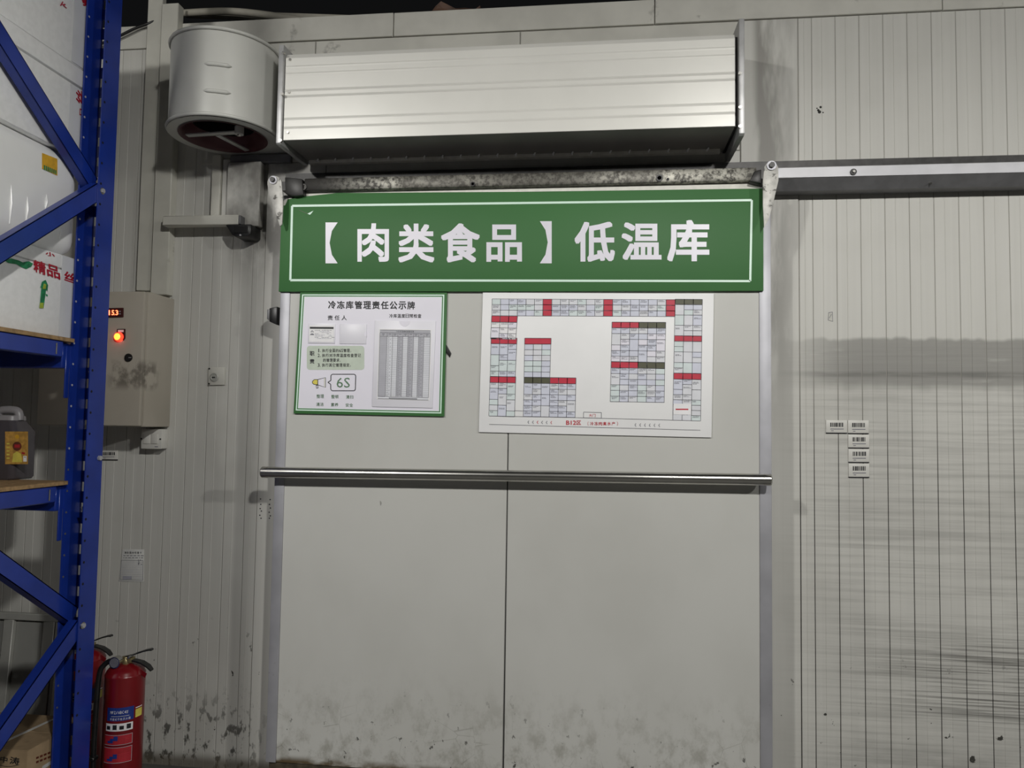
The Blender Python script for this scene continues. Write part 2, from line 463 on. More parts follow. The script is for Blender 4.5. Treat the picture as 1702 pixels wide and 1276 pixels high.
# flat flashings beside and above the doorway
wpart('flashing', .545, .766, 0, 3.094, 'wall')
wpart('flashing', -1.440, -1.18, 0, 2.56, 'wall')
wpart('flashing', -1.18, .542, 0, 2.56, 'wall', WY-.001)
xs = [-1.75, -1.449, -1.243, -.352, .542]
for a, b in zip(xs, xs[1:]): wpart('cover_panel', a+.0015, b-.0015, 2.563, 3.094, 'flash', WY-.004+.002*(a > -1))
# capping along the top of the wall
xs = [-3.9, -2.02, -.897, .202, 1.313, 2.42, 3.6]
for i, (a, b) in enumerate(zip(xs, xs[1:])):
    wpart('top_capping', a+.0015, b-.0015, 3.097, TOP, 'flash', WY-.009-.002*(i % 2), WY+.15)

# ================================================================== SLIDING DOOR
DX0, DX1, DZ0, DZ1 = -1.300, .628, .112, 2.372
door = thing('door_1', ((DX0+DX1)/2, 2.95, 0), 'wide off-white sliding cold-room door below the green sign', 'door', kind='structure')
seam = PY(844, 760, DY).x
link('door_panel', box(DX0+.04, seam-.0018, DY, DY+.095, DZ0, DZ1, .0025, 1), 'door', door)
link('door_panel', box(seam+.0018, DX1-.042, DY, DY+.095, DZ0, DZ1, .0025, 1), 'door', door)
link('door_core', box(DX0+.045, DX1-.045, DY+.004, DY+.09, DZ0+.01, DZ1-.01), 'void', door)
for a, b in ((DX0, DX0+.0415), (DX1-.0435, DX1)):
    me = extrude([(a, DY-.004, DZ0), (b, DY-.004, DZ0), (b, DY+.10, DZ0), (a, DY+.10, DZ0)], (0, 0, DZ1-DZ0), .003)
    link('edge_trim', me, 'trim', door)
link('top_trim', slab_px([(498, 314), (1262, 302), (1266, 318), (478, 327)], DY-.004, .05, .001), 'foamwhite', door)
link('bottom_seal', box(DX0+.01, DX1-.01, DY+.005, DY+.085, .012, DZ0+.004, .003, 1), 'rubber', door)
# carriage beam riding under the track
bz = [PY(505, 293, 2.87).z, PY(505, 318, 2.87).z, PY(1262, 280, 2.87).z, PY(1262, 298, 2.87).z]
bx0, bx1 = PY(505, 300, 2.87).x, PY(1258, 290, 2.87).x
zt, zb = (bz[0]+bz[2])/2, (bz[1]+bz[3])/2
hb = link('carriage_beam', box(bx0, bx1, 2.872, 2.95, zb, zt, .006, 2), 'galv', door)
for px, py, r in ((786, 306, .009), (1096, 296, .013), (1110, 298, .005), (505, 311, .013)):
    p = PY(px, py, 2.872)
    link('bolt', lathe([(0, -.0), (r*.55, 0), (r*.6, .004), (r, .004), (r, -.004)], (0, 0, 0), 14), 'black' if px != 505 else 'galv', hb)
    o = C.objects[-1] if False else bpy.data.objects[[x for x in bpy.data.objects.keys() if x.startswith('bolt')][-1]]
    o.data.transform(Matrix.Translation(Vector(o['_b']))); o.data.transform(Matrix.Rotation(radians(90), 4, 'X')); o.data.transform(Matrix.Translation(Vector((p.x, 2.872, p.z))-Vector(o['_b'])))
def arm(pts, boltpx, rr):
    a = link('hanger_arm', slab_px(pts, 2.845, .008, .0012), 'hanger', door)
    c = PY(*boltpx, 2.845)
    V = tube([c+Vector((0, .02, 0)), c+Vector((0, -.006, 0))], rr, 18); link('washer', V, 'trim', a)
    link('bolt_head', tube([c+Vector((0, 0, 0)), c+Vector((0, -.016, 0))], rr*.62, 6), 'dark', a)
def arc(cx, cy, r, a0, a1, n=10): return [(cx+r*cos(radians(a0+(a1-a0)*i/n)), cy+r*sin(radians(a0+(a1-a0)*i/n))) for i in range(n+1)]
arm(arc(456, 304, 12, -190, 5)+[(470, 326), (470, 345), (468.5, 373), (465, 376), (455, 345), (447, 322)], (454.5, 299.5), .0165)
arm(arc(1282, 281, 12, -175, -15)+[(1294, 300), (1287, 330), (1279, 362), (1270, 378), (1268, 340), (1268, 300)], (1282, 275.5), .0175)
for pts in ([(473, 294), (502, 297), (504, 324), (490, 326), (474, 322)], [(1254, 284), (1266, 281), (1266, 305), (1246, 301)]):
    link('roller_block', slab_px(pts, 2.862, .05, .004), 'dark', door)
# long pull bar
za = PY(440, 784.5, 2.842).z; zc = PY(1278, 797, 2.842).z
xa, xb = PY(435, 784, 2.842).x, PY(1282, 797, 2.842).x
bar = link('pull_bar', cyl((xa+.012, 2.842, za), (xb-.012, 2.842, zc), .0215, 28), 'steel', door)
for x, z, s in ((xa, za, 1), (xb, zc, -1)):
    link('end_cap', tube([(x, 2.842, z), (x+s*.004, 2.842, z), (x+s*.004, 2.842, z), (x+s*.026, 2.842, z)], [.019, .0225, .0225, .0225], 28), 'steel', bar)
for t in (.03, .5, .97):
    x = xa+(xb-xa)*t; z = za+(zc-za)*t
    link('bracket', cyl((x, 2.85, z), (x, DY+.002, z), .009, 12), 'steel', bar)
# latch stub on the left edge, strap poking out behind the notice
lt = thing('door_latch', PY(456, 525, 2.93), 'small black latch block on the left edge of the door', 'latch')
link('latch_body', slab_px([(447, 512), (461, 509), (460, 540), (447, 534)], 2.93, .05, .004), 'black', lt)
link('latch_pin', slab_px([(444, 514), (448, 514), (447, 532), (443.5, 530)], 2.92, .02, .001), 'trackgrey', lt)
tag(link('rubber_strap', slab_px([(739, 572), (742, 573), (750, 587), (747.5, 594), (739, 583)], DY-.004, .0038, .0005), 'black', None, PY(745, 583, DY)),
    'short black rubber tab poking out beside the white notice', 'tab')

# ================================================================== TRACK
tr = thing('door_track', (1.0, 3.0, 2.4), 'long aluminium sliding-door track across the wall', 'track')
TX0, TX1 = -1.34, 3.3
def prof_x(name, yz, x0, x1, m): return link(name, extrude([(x0, a, b) for a, b in yz], (x1-x0, 0, 0)), m, tr)
prof_x('back_plate', [(3.0, 2.43), (3.0, 2.497), (3.0425, 2.51), (3.0425, 2.43)], TX0, TX1, 'dark')
prof_x('front_lip', [(2.95, 2.414), (2.95, 2.452), (2.957, 2.456), (3.0, 2.456), (3.0, 2.414)], .62, TX1, 'aluface')
prof_x('inner_lip', [(2.965, 2.414), (2.965, 2.452), (3.0, 2.456), (3.0, 2.414)], TX0, .62, 'dark')  # dark finish paints in the duct's shadow over the door stretch
prof_x('lower_channel', [(2.952, 2.413), (2.985, 2.372), (3.0425, 2.372), (3.0425, 2.413)], .60, TX1, 'trackgrey')
for px, py in ((1418, 286), ):
    p = PY(px, py, 2.95)
    b = link('track_bolt', tube([(p.x, 2.951, p.z), (p.x, 2.944, p.z)], .012, 16), 'black', tr)
    link('bolt_head', tube([(p.x, 2.946, p.z), (p.x, 2.938, p.z)], .005, 6), 'steel', b)
p = PY(1546, 304, 2.97)
link('rivet', tube([(p.x, 2.975, p.z), (p.x, 2.962, p.z-.004)], .004, 8), 'steel', tr)
# plate covering the left end of the track
ep = thing('track_end_cover', (-1.53, WY, 2.28), 'soot-stained steel cover plate left of the sliding track', 'cover plate')
link('plate', box(-1.602, -1.452, WY-.05, WY-.007, 2.275, 2.555, .004, 1), 'wall', ep)
link('side_flange', box(-1.640, -1.603, WY-.02, WY-.007, 2.30, 2.58, .003, 1), 'wall', ep)
link('top_flange', box(-1.602, -1.33, WY-.03, WY-.007, 2.556, 2.592, .003, 1), 'trackgrey', ep)  # darker grey stands for the fan's shadow as well as soot

# ================================================================== AIR CURTAIN
ac = thing('air_curtain', (-.4, WY, 2.53), 'long white air curtain with round grey fan above the door', 'air curtain')
ax0, ax1, ay, ab = -1.238, .470, 2.742, 2.541
at = 2.886
pf = [(ay, ab)]
def ridge(z, h=.0035, wd=.012): return [(ay, z-wd), (ay-h, z-wd*.35), (ay-h, z+wd*.35), (ay, z+wd)]
for z in (.048, .083): pf += [(ay, ab+z-.005), (ay-.0014, ab+z), (ay, ab+z+.005)]
for z in (.172, .196): pf += [(ay, ab+z-.005), (ay-.002, ab+z), (ay, ab+z+.005)]
for z in (.262, .29): pf += [(ay, ab+z-.005), (ay-.0014, ab+z), (ay, ab+z+.005)]
pf += [(ay, at-.02), (ay+.012, at), (3.02, at+.01), (3.02, ab+.02), (ay+.02, ab+.02)]
link('housing', extrude([(ax0, a, b) for a, b in pf], (ax1-ax0, 0, 0)), 'ductpaint', ac)
link('underside', extrude([(ax0, a, b) for a, b in ((ay+.001, ab-.001), (ay+.001, ab+.019), (2.985, ab+.019), (2.985, ab+.002))], (ax1-ax0, 0, 0)), 'ductunder', ac)
lip = link('outlet_lip', extrude([(ax0+.012, a, b) for a, b in ((2.966, ab-.014), (2.972, ab+.004), (2.99, ab+.004), (2.99, ab-.014))], (ax1-ax0-.03, 0, 0)), 'foamwhite', ac)
sc = None
for i in range(22):
    x = ax0+.055+i*.0755
    if sc is None:
        me = tube([(0, .004, 0), (0, -.008, -.002), (.004, -.012, .004)], [.0042, .0042, .0028], 8); me.materials.append(MAT['white']); sc = me
    o = bpy.data.objects.new('screw', sc); C.objects.link(o); o.parent = lip
    o.location = Vector((x, 2.964, ab-.004))-Vector(ac['_b']); o['_b'] = ac['_b']
def endplate(x, t, pts):
    return link('end_plate', extrude([(x, a, b) for a, b in pts], (t, 0, 0), .0015), 'alu', ac)
e1 = endplate(.482, .019, [(2.725, 2.93), (2.725, 2.506), (2.735, 2.50), (3.04, 2.512), (3.04, 2.95)])
link('joining_flange', box(.470, .4815, 2.76, 3.03, 2.545, 2.88), 'dark', ac)
e2 = endplate(-1.262, .02, [(2.728, 2.915), (2.728, 2.525), (2.735, 2.52), (3.0, 2.53), (3.04, 2.93)])
for e, x, pts in ((e1, .472, [(2.724, 2.725), (2.724, 2.60), (2.724, 2.53)]), (e2, -1.252, [(2.726, 2.88), (2.726, 2.716), (2.726, 2.532)])):
    for y, z in pts: link('rivet', tube([(x+.012, y+.003, z), (x+.012, y-.006, z)], .006, 8), 'steel', e)
for z in (2.57, 2.73, 2.86): link('rivet', tube([(ax0+.018, ay+.003, z), (ax0+.018, ay-.005, z)], .005, 8), 'steel', ac)
# round fan
fx, fy, fr, fz0, fz1 = -1.537, 2.842, .209, 2.600, 2.948
def plan(r, n=30):
    out = []
    for i in range(n+1):
        an = radians(90+(374-90)*i/n)
        out.append((fx+r*cos(an), fy+r*sin(an)))
    return out
def fan_outline(d=0):
    o = plan(fr+d)
    return o+[(-1.300, 2.905-d), (-1.300, 3.03), (fx, 3.045)]
def ringwall(z0, z1, d, mname, name, parent, bev=0):
    return link(name, extrude([(a, b, z0) for a, b in fan_outline(d)], (0, 0, z1-z0), bev), mname, parent)
bm = bmesh.new()
ol = fan_outline(); n = len(ol)
lo = [bm.verts.new((a, b, fz0+.004)) for a, b in ol]; hi = [bm.verts.new((a, b, fz1)) for a, b in ol]
for i in range(n): bm.faces.new((lo[i], lo[(i+1) % n], hi[(i+1) % n], hi[i]))
fh = link('fan_housing', bm_mesh(bm, True, 40), 'fanpaint', ac)
def lipbead(z, name):
    pts = [(a, b, z) for a, b in fan_outline(.003)][:-2]
    return link(name, tube(pts, .0075, 8), 'fanpaint', fh)
lipbead(fz0+.010, 'rim_bead'); lipbead(fz1-.002, 'rim_bead')
link('top_plate', extrude([(a, b, fz1-.003) for a, b in fan_outline(-.002)], (0, 0, .004)), 'fanpaint', fh)
# bottom plate with round inlet
icx, icy, ir = fx+.000, fy-.003, .168
bm = bmesh.new()
ol2 = fan_outline(.004)
N = 48
inn = [(icx+ir*cos(2*pi*k/N), icy+ir*sin(2*pi*k/N)) for k in range(N)]
def outer_at(an):
    d = Vector((cos(an), sin(an))); best = None
    for i in range(len(ol2)):
        a = Vector(ol2[i]); b = Vector(ol2[(i+1) % len(ol2)]); e = b-a; q = Vector((icx, icy))
        den = d.x*e.y-d.y*e.x
        if abs(den) < 1e-9: continue
        t = ((a.x-q.x)*e.y-(a.y-q.y)*e.x)/den; u = ((a.x-q.x)*d.y-(a.y-q.y)*d.x)/den
        if t > 0 and -1e-6 <= u <= 1+1e-6 and (best is None or t > best): best = t
    return (icx+d.x*best, icy+d.y*best)
A = [bm.verts.new((*p, fz0)) for p in inn]; B = [bm.verts.new((*outer_at(2*pi*k/N), fz0)) for k in range(N)]
for k in range(N): bm.faces.new((A[k], A[(k+1) % N], B[(k+1) % N], B[k]))
link('inlet_plate', bm_mesh(bm), 'fanpaint', fh)
mouth = link('inlet_mouth', lathe([(ir+.004, -.003), (ir-.004, -.002), (ir-.022, .02), (ir-.045, .05)], (icx, icy, fz0), 40), 'maroon', ac)
link('impeller', lathe([(ir-.048, .05), (ir-.05, .22), (.0, .22)], (icx, icy, fz0), 36), 'void', ac)
def strut(a, b, wd):
    a = Vector(a); b = Vector(b); d = (b-a).normalized(); nrm = Vector((-d.y, d.x, 0))*wd/2
    return extrude([a+nrm, b+nrm, b-nrm, a-nrm], (0, 0, .006), .001)
s1 = link('motor_strut', strut((icx-.14, icy-.03, fz0-.004), (icx+.095, icy-.045, fz0-.004), .026), 'fanpaint', ac)
s2 = link('motor_strut', strut((icx-.01, icy-.03, fz0-.006), (icx+.03, icy+.145, fz0-.006), .022), 'fanpaint', ac)
link('motor_boss', tube([(icx+.09, icy-.045, fz0+.02), (icx+.09, icy-.045, fz0-.010)], .018, 18), 'fanpaint', s1)
link('bolt_head', tube([(icx+.09, icy-.045, fz0-.009), (icx+.09, icy-.045, fz0-.016)], .008, 6), 'steel', s1)
for dx in (.0, .016, .03):
    link('outlet_flange', box(-1.312+dx, -1.304+dx, 2.84-.02*dx/.016, 3.03, fz0-.004, fz1-.03, .001, 1), 'fanpaint', ac)
for z in (2.70, 2.805): # pressed ribs in the drum
    pts = [(fx+(fr+.0005)*cos(radians(a)), fy+(fr+.0005)*sin(radians(a)), z) for a in range(276, 305, 4)]
    link('pressed_rib', tube(pts, [.0005]+[.0085]*(len(pts)-2)+[.0005], 8), 'fanpaint', fh)

# ================================================================== CABLE TRUNKING ON THE LEFT
tk = thing('cable_trunking', (-1.975, WY, 2.0), 'flat cable trunking strip nearer the blue rack', 'trunking', 'trunking above the control cabinet')
link('cover', box(-2.012, -1.942, WY-.030, WY-.0005, 2.005, 3.42, .003, 1), 'flash2', tk)
tk = thing('cable_trunking', (-1.90, WY, 1.99), 'deeper cable trunking strip beside the round fan', 'trunking', 'trunking above the control cabinet')
link('cover', box(-1.936, -1.858, WY-.045, WY-.0005, 1.985, 3.275, .003, 1), 'flash2', tk)
tk = thing('conduit_trunking', (-1.70, WY, 2.28), 'thin T-shaped white trunking running to the black sensor', 'trunking')
link('vertical_run', box(-1.683, -1.643, WY-.030, WY-.0005, 2.315, 2.595, .002, 1), 'flash2', tk)
link('horizontal_run', box(-1.862, -1.522, WY-.094, WY-.052, 2.272, 2.313, .003, 1), 'flash2', tk)
link('clip', box(-1.523, -1.513, WY-.092, WY-.052, 2.274, 2.311, .001, 1), 'trackgrey', tk)
sn = thing('door_sensor', (-1.50, WY-.06, 2.2), 'small black sensor hanging at the end of the trunking', 'sensor')
pp = [(-1.575, 2.270), (-1.462, 2.270), (-1.462, 2.228), (-1.474, 2.218), (-1.53, 2.218), (-1.545, 2.226)]
sb = link('body', extrude([(a, WY-.10, b) for a, b in pp], (0, .095, 0), .004), 'black', sn)
link('lens', box(-1.535, -1.475, WY-.103, WY-.098, 2.232, 2.262, .002, 1), 'void', sn)
link('indicator', tube([(-1.505, WY-.1, 2.223), (-1.505, WY-.106, 2.223)], .0035, 8), 'aluface', sn)
# top-of-wall odds and ends
tag(link('roof_pipe', tube(spline([PY(304, 22, 3.16), PY(380, 19, 3.16), PY(450, 26, 3.16), PY(520, 38, 3.16)], 8), .016, 10), 'pipe', None, PY(304, 22, 3.16)),
    'pale bent pipe lying on the wall top above the fan', 'pipe')
tag(link('roof_board', extrude([PY(303, 15, 3.24), PY(620, 26, 3.24), PY(620, 36, 3.24), PY(303, 23, 3.24)], (0, .04, 0), .002), 'pipe', None, PY(303, 20, 3.24)),
    'long pale batten behind the bent pipe above the wall', 'batten')
tag(link('roof_cable', tube(spline([PY(150, 80, 3.02), PY(196, 61, 3.02), PY(225, 47, 3.02), PY(262, 33, 3.03), PY(300, 10, 3.1)], 6), .006, 8), 'black', None, PY(196, 61, 3.02)),
    'black cable rising across the wall top near the rack', 'cable')
V = [PY(*q, 3.07+.01*(i % 2)) for i, q in enumerate(((716, 21), (724, 10), (733, 2), (742, 7), (757, 14), (772, 13), (790, 15), (798, 9), (799, 13), (796, 19), (760, 20)))]
tag(link('torn_sheet', extrude(V, (0, .006, 0)), 'torn', None, V[0]), 'torn scrap of dark brown sheet sticking up from the wall top', 'scrap')

# ================================================================== GREEN SIGN
sg = thing('door_sign', (PY(866, 400, DY).x, DY, PY(866, 483, DY).z), 'long green sign with white Chinese characters on the door', 'sign')
SY = DY-.016
link('sign_board', slab_px([(478, 331), (500, 327), (560, 320.5), (866, 318.5), (1269, 313), (1269, 483), (866, 484), (463, 484.5), (468, 342), (474, 341)], SY, .0145, .001), 'green', sg)
link('torn_corner', slab_px([(471, 334), (476, 330), (485, 329), (486, 333), (481, 335), (479, 339), (471, 342)], SY+.001, .012, .001), 'foamwhite', sg)
pr = Print(onY(SY))
q = [(485.5, 342), (1249.5, 332.5), (1247, 467), (482.5, 465.5)]
for a, b in zip(q, q[1:]+q[:1]): pr.seg(*a, *b, 3.6, 'mint', 1)
pr.build('border_line', sg)
for ch, b in (('【', (541, 369.5, 561, 437.5)), ('肉', (594, 371, 646.5, 435)), ('类', (662, 371.5, 722, 436)), ('食', (733, 371, 797.5, 436)), ('品', (808.5, 373, 867.5, 435)),
              ('】', (897.5, 367.5, 917, 437.5)), ('低', (955, 368.5, 1022, 435)), ('温', (1033, 369.5, 1099.5, 432)), ('库', (1109, 365.5, 1179, 434.5))):
    pr = Print(onY(SY)); pr.text(ch, *b, 'lav', 1, -1 if ch in '【】' else .0225); pr.build('character', sg)
pr = Print(onY(SY)); pr.poly([(511, 355), (521, 350), (518, 354), (515, 357)], 'mint', 1); pr.seg(497, 349, 511, 355, .6, 'olive', 1)
pr.build('film_tear', sg)

# ================================================================== RESPONSIBILITY NOTICE
nt = thing('notice_board', (PY(615, 590, DY).x, DY, PY(615, 690, DY).z), 'green-framed white notice with ID card and document pocket', 'notice')
NY = DY-.010
link('backing', slab_px([(499, 485), (743, 486), (738, 692), (488, 687)], NY, .0095, .0008), 'green', nt)
def nq(u, v):   # unit square of the printed area
    tl, trr, br, bl = (505, 492), (735, 492), (730, 683), (494, 678)
    return (tl[0]*(1-u)*(1-v)+trr[0]*u*(1-v)+br[0]*u*v+bl[0]*(1-u)*v, tl[1]*(1-u)*(1-v)+trr[1]*u*(1-v)+br[1]*u*v+bl[1]*(1-u)*v)
pr = Print(onY(NY, .0003))
for e, m, L in ((0, 'mint', 1), (2.0, 'green', 2), (3.6, 'mint', 3), (4.2, 'lav', 4)):
    pr.poly([(502+e, 489+e), (738.5-e, 489.5+e), (733.5-e, 687-e), (491.5+e, 682-e)], m, L)
pr.build('printed_sheet', nt)
pr = Print(onY(NY-.0016, .0003))
for i, ch in enumerate('冷冻库管理责任公示牌'): pr.text(ch, 545.5+i*14.6, 499.8+i*.12, 558.2+i*14.6, 513+i*.12, 'ink', 1, .022)
pr.build('title', nt); pr = Print(onY(NY-.0016, .0003))
for i, ch in enumerate('责任人'): pr.text(ch, 544.5+i*11.6, 524, 553+i*11.6, 532, 'ink', 1, .012)
pr.build('heading', nt); pr = Print(onY(NY-.0016, .0003))
for i, ch in enumerate('冷库温度日常检查'): pr.text(ch, 647+i*6.75, 521.6, 653+i*6.75, 528, 'ink', 1, .012)
def rrect(x0, y0, x1, y1, r): return arc(x1-r, y0+r, r, -90, 0, 5)+arc(x1-r, y1-r, r, 0, 90, 5)+arc(x0+r, y1-r, r, 90, 180, 5)+arc(x0+r, y0+r, r, 180, 270, 5)
pr.build('heading', nt); pr = Print(onY(NY-.0016, .0003))
pr.poly(rrect(510, 574.5, 605.5, 614.5, 5), 'leaf', 1)
for ch, y in (('职', 583.5), ('责', 596.5)): pr.text(ch, 514.8, y, 522.5, y+7.6, 'ink', 3, .02)
for s, x, y, wd in (('1、执行全面的6S管理；', 528.5, 579.5, 57), ('2、执行对冷库温度检查登记', 528, 587.5, 72.5), ('的管理要求；', 537, 595.6, 31), ('3、执行其它管理规定。', 528, 603.6, 57)):
    n = len(s); xx = x
    ws = [1.0 if ord(c) > 255 and c not in '；。、' else .62 for c in s]; k = wd/sum(ws)
    for c, u in zip(s, ws):
        if c == '、': pr.text(c, xx, y+4, xx+1.6, y+5.8, 'ink', 3)
        elif c == '1': pr.text(c, xx+.6, y, xx+2.0, y+5.8, 'ink', 3)
        elif c in '；。': pr.text(c, xx+.3, y+3.2, xx+1.7, y+5.6, 'ink', 3)
        else: pr.text(c, xx, y, xx+u*k*.88, y+5.8, 'ink', 3, .012)
        xx += u*k
pr.build('duty_list', nt); pr = Print(onY(NY-.0016, .0003))
# loudhailer and speech bubble
pr.poly([(528, 630), (541.5, 627), (541.5, 644), (528, 640)], 'ink', 1); pr.poly([(528.8, 631), (538.6, 628.4), (538.6, 642.6), (528.8, 639.2)], 'lav', 2)
pr.poly([(538.8, 628.2), (540.6, 627.8), (540.6, 643.2), (538.8, 642.8)], 'foamwhite', 2)
pr.poly([(518.8, 633.5), (522, 630.2), (528.6, 630), (528.4, 640), (521.4, 639), (518.8, 636.8)], 'ink', 1)
pr.poly([(519.8, 634), (522.4, 631.2), (527.6, 631), (527.4, 638.8), (522, 638), (519.8, 636.4)], 'yellow', 2)
pr.poly([(525, 639.5), (528.6, 640), (529.2, 645), (525.8, 645.5)], 'ink', 1); pr.poly([(526, 640.4), (527.6, 640.6), (528.2, 644), (526.6, 644.4)], 'lav', 2)
pr.build('loudhailer_picture', nt); pr = Print(onY(NY-.0016, .0003))
bub = arc(588, 625, 3.2, -90, 0, 4)+arc(587.5, 646, 3.2, 0, 90, 4)+arc(553, 646, 3.2, 90, 180, 4)+[(549.6, 638.5), (545, 635.3), (550, 632)]+arc(553.2, 625, 3.2, 180, 270, 4)
for a, b in zip(bub, bub[1:]+bub[:1]):
    if math.hypot(a[0]-b[0], a[1]-b[1]) > .01: pr.seg(*a, *b, 1.3, 'ink', 2)
pr.text('6S', 559.5, 627.5, 581.5, 644, 'gtext', 2)
pr.build('speech_bubble', nt); pr = Print(onY(NY-.0016, .0003))
for r, row in enumerate(('整理整顿清扫', '清洁素养安全')):
    for i, ch in enumerate(row):
        if i % 2 == 0: pr = Print(onY(NY-.0016, .0003))
        x = 526.2+(i//2)*24.4+(i % 2)*6.4-r*.6; y = 655.3+r*13.5+(i//2)*.6
        pr.text(ch, x, y, x+5.8, y+6, 'gtext', 2, .006)
        if i % 2: pr.build('slogan', nt)
# card pockets
for k, (x0, y0, x1, y1) in enumerate(((512.3, 537.4, 557.5, 570.3), (564.5, 538.3, 609.5, 571.3))):
    c = link('card_pocket', slab_px([(x0+.3, y0), (x1, y0+.4), (x1-1, y1+.4), (x0-.3, y1)], NY-.0042, .003, .0008), 'pocket', nt)
    if k == 0:
        pr = Print(onY(NY-.0046, .0003))
        pr.poly([(x0+2, y0+3.2), (x1-2.4, y0+3.6), (x1-3, y1-2), (x0+1.4, y1-2.4)], 'cellD', 1)
        pr.poly([(515, 543), (554.5, 543.4), (554.4, 546.6), (514.9, 546.2)], 'ink', 2)
        pr.poly(arc(518.8, 551.3, 2.2, 0, 360, 12)[:-1], 'greyink', 2); pr.poly(arc(518.8, 551.8, 1.3, 0, 360, 10)[:-1], 'cellD', 3)
        pr.poly([(515, 556.6), (516.6, 554.4), (521, 554.4), (522.4, 556.8)], 'greyink', 2)
        random.seed(3)
        for i in range(8):
            y = 548.6+i*1.95; xx = 523.3
            while xx < 551:
                wd = random.uniform(1, 5)
                if random.random() < .62: pr.rect(xx, y, xx+wd, y+.65, 'faint' if i % 3 else 'greyink', 2)
                xx += wd+.6
        pr.build('id_card', c)
    else:
        link('thumb_notch', slab_px(arc(x1-.3, 555, 4.6, 90, 270, 12), NY-.0050, .0006), 'lav', c)
pk = link('document_pocket', slab_px([(623.2, 532.6), (724.2, 533.4), (718.8, 678), (618.2, 675.6)], NY-.0052, .004, .001), 'pocket', nt)
link('thumb_notch', slab_px(arc(672.5, 533.4, 9, 0, 180, 14), NY-.0062, .0008), 'lav', pk)
pr = Print(onY(NY-.0056, .0003))
T = [(631.6, 548), (715.5, 549.2), (712, 664.8), (628, 662.2)]
def tq(u, v): return tuple(T[0][i]*(1-u)*(1-v)+T[1][i]*u*(1-v)+T[2][i]*u*v+T[3][i]*(1-u)*v for i in (0, 1))
def tr4(u0, v0, u1, v1, m, L): pr.poly([tq(u0, v0), tq(u1, v0), tq(u1, v1), tq(u0, v1)], m, L)
tr4(-.02, -.015, 1.02, 1.01, 'cellD', 1); tr4(0, 0, 1, 1, 'cellC', 2)
tr4(0, 0, 1, .095, 'cellE', 3); tr4(0, .095, .14, 1, 'cellE', 3); tr4(0, .975, 1, 1, 'cellC', 4)
cols = [0, .145, .255, .355, .46, .56, .67, .77, .875, 1]
for i, m in ((1, 'cellC'), (3, 'cellE'), (5, 'cellE'), (7, 'cellE')): tr4(cols[i], .095, cols[i+1], .955, m, 3)
for u in cols: a = tq(u, .045); b = tq(u, .965); pr.seg(*a, *b, .45, 'line', 5)
for k in range(34):
    v = .095+k*(.87/33); a = tq(0, v); b = tq(1, v); pr.seg(*a, *b, .4, 'faint', 4)
for v in (0, .04, .095, .965, 1): a = tq(0, v); b = tq(1, v); pr.seg(*a, *b, .55, 'line', 5)
for i, ch in enumerate('冷冻库温度检查登记表'): a = tq(.32+i*.036, .008); pr.text(ch, *a, a[0]+2.5, a[1]+2.6, 'ink', 5)
for i in range(9):
    a = tq((cols[i]+cols[i+1])/2-.03, .055); pr.rect(a[0], a[1], a[0]+4.6, a[1]+1, 'greyink', 5)
    if i % 2 == 0: pr.rect(a[0]+1, a[1]+2, a[0]+3, a[1]+3, 'greyink', 5)
for i in range(22):
    a = tq(.22+i*.0255, .982); pr.rect(a[0], a[1], a[0]+1.6, a[1]+1.4, 'ink', 5)
for i in (1, 3, 5, 7):
    for k in range(33):
        a = tq(cols[i]+.02, .10+k*(.87/33)+.008); pr.rect(a[0], a[1], a[0]+2.2, a[1]+.6, 'greyink', 5)
        if k % 2: b = tq(cols[i]+.06, .10+k*(.87/33)+.008); pr.rect(b[0], b[1], b[0]+1.6, b[1]+.6, 'greyink', 5)
pr.build('temperature_log', pk)

# ================================================================== STORAGE PLAN BOARD
pb = thing('storage_plan_board', (PY(990, 600, DY).x, DY, PY(990, 724, DY).z), 'large white storage plan with red and grey cells', 'plan board')
BY = DY-.008
link('panel', slab_px([(802.5, 486), (1186.5, 487.5), (1182.5, 727), (795.5, 718)], BY, .0075, .0008), 'white', pb)
pr = Print(onY(BY, .0003))
random.seed(11)
CELLS = ['cellA', 'cellA', 'cellC', 'cellC', 'cellB']
def ink_lines(q, dens=.6, head=False):
    """little unreadable lines of print inside a cell"""
    (x0, y0), (x1, _), (_, y1), _ = q
    wd = x1-x0; h = abs(q[3][1]-q[0][1])
    n = random.choice((2, 2, 3)) if h > 7 else 2
    yy = q[0][1]+1.4+(h-9)*.35*(h > 12)
    for k in range(n):
        xx = x0+1.2+random.uniform(0, 1.2); end = x0+wd*random.uniform(.45, .92)
        while xx < end:
            l = random.uniform(.8, 2.6)
            pr.rect(xx, yy, min(end, xx+l), yy+.75, 'greyink', 4); xx += l+.55
        yy += 1.55
def grid(tl, trr, br, bl, ncol, rows, head=None, fill=None, dens=.6, merge=.18):
    """rows: relative heights; head: dict row->list of colours"""
    tot = sum(rows); cum = [0]
    for r in rows: cum.append(cum[-1]+r/tot)
    def at(u, v): return tuple(tl[i]*(1-u)*(1-v)+trr[i]*u*(1-v)+br[i]*u*v+bl[i]*(1-u)*v for i in (0, 1))
    for c in range(ncol):
        r = 0
        while r < len(rows):
            hd = head.get(r) if head else None
            span = 1
            if not hd and random.random() < merge and r+1 < len(rows) and not (head and head.get(r+1)): span = 2
            u0, u1, v0, v1 = c/ncol, (c+1)/ncol, cum[r], cum[r+span]
            Q = [at(u0, v0), at(u1, v0), at(u1, v1), at(u0, v1)]
            pr.poly(Q, hd[c % len(hd)] if hd else random.choice(fill or CELLS), 2)
            if not hd and random.random() < dens: ink_lines(Q)
            for a, b in zip(Q, Q[1:]+Q[:1]): pr.seg(*a, *b, .6 if not hd else .9, 'line', 5)
            r += span
R, O = 'redcell', 'olive'
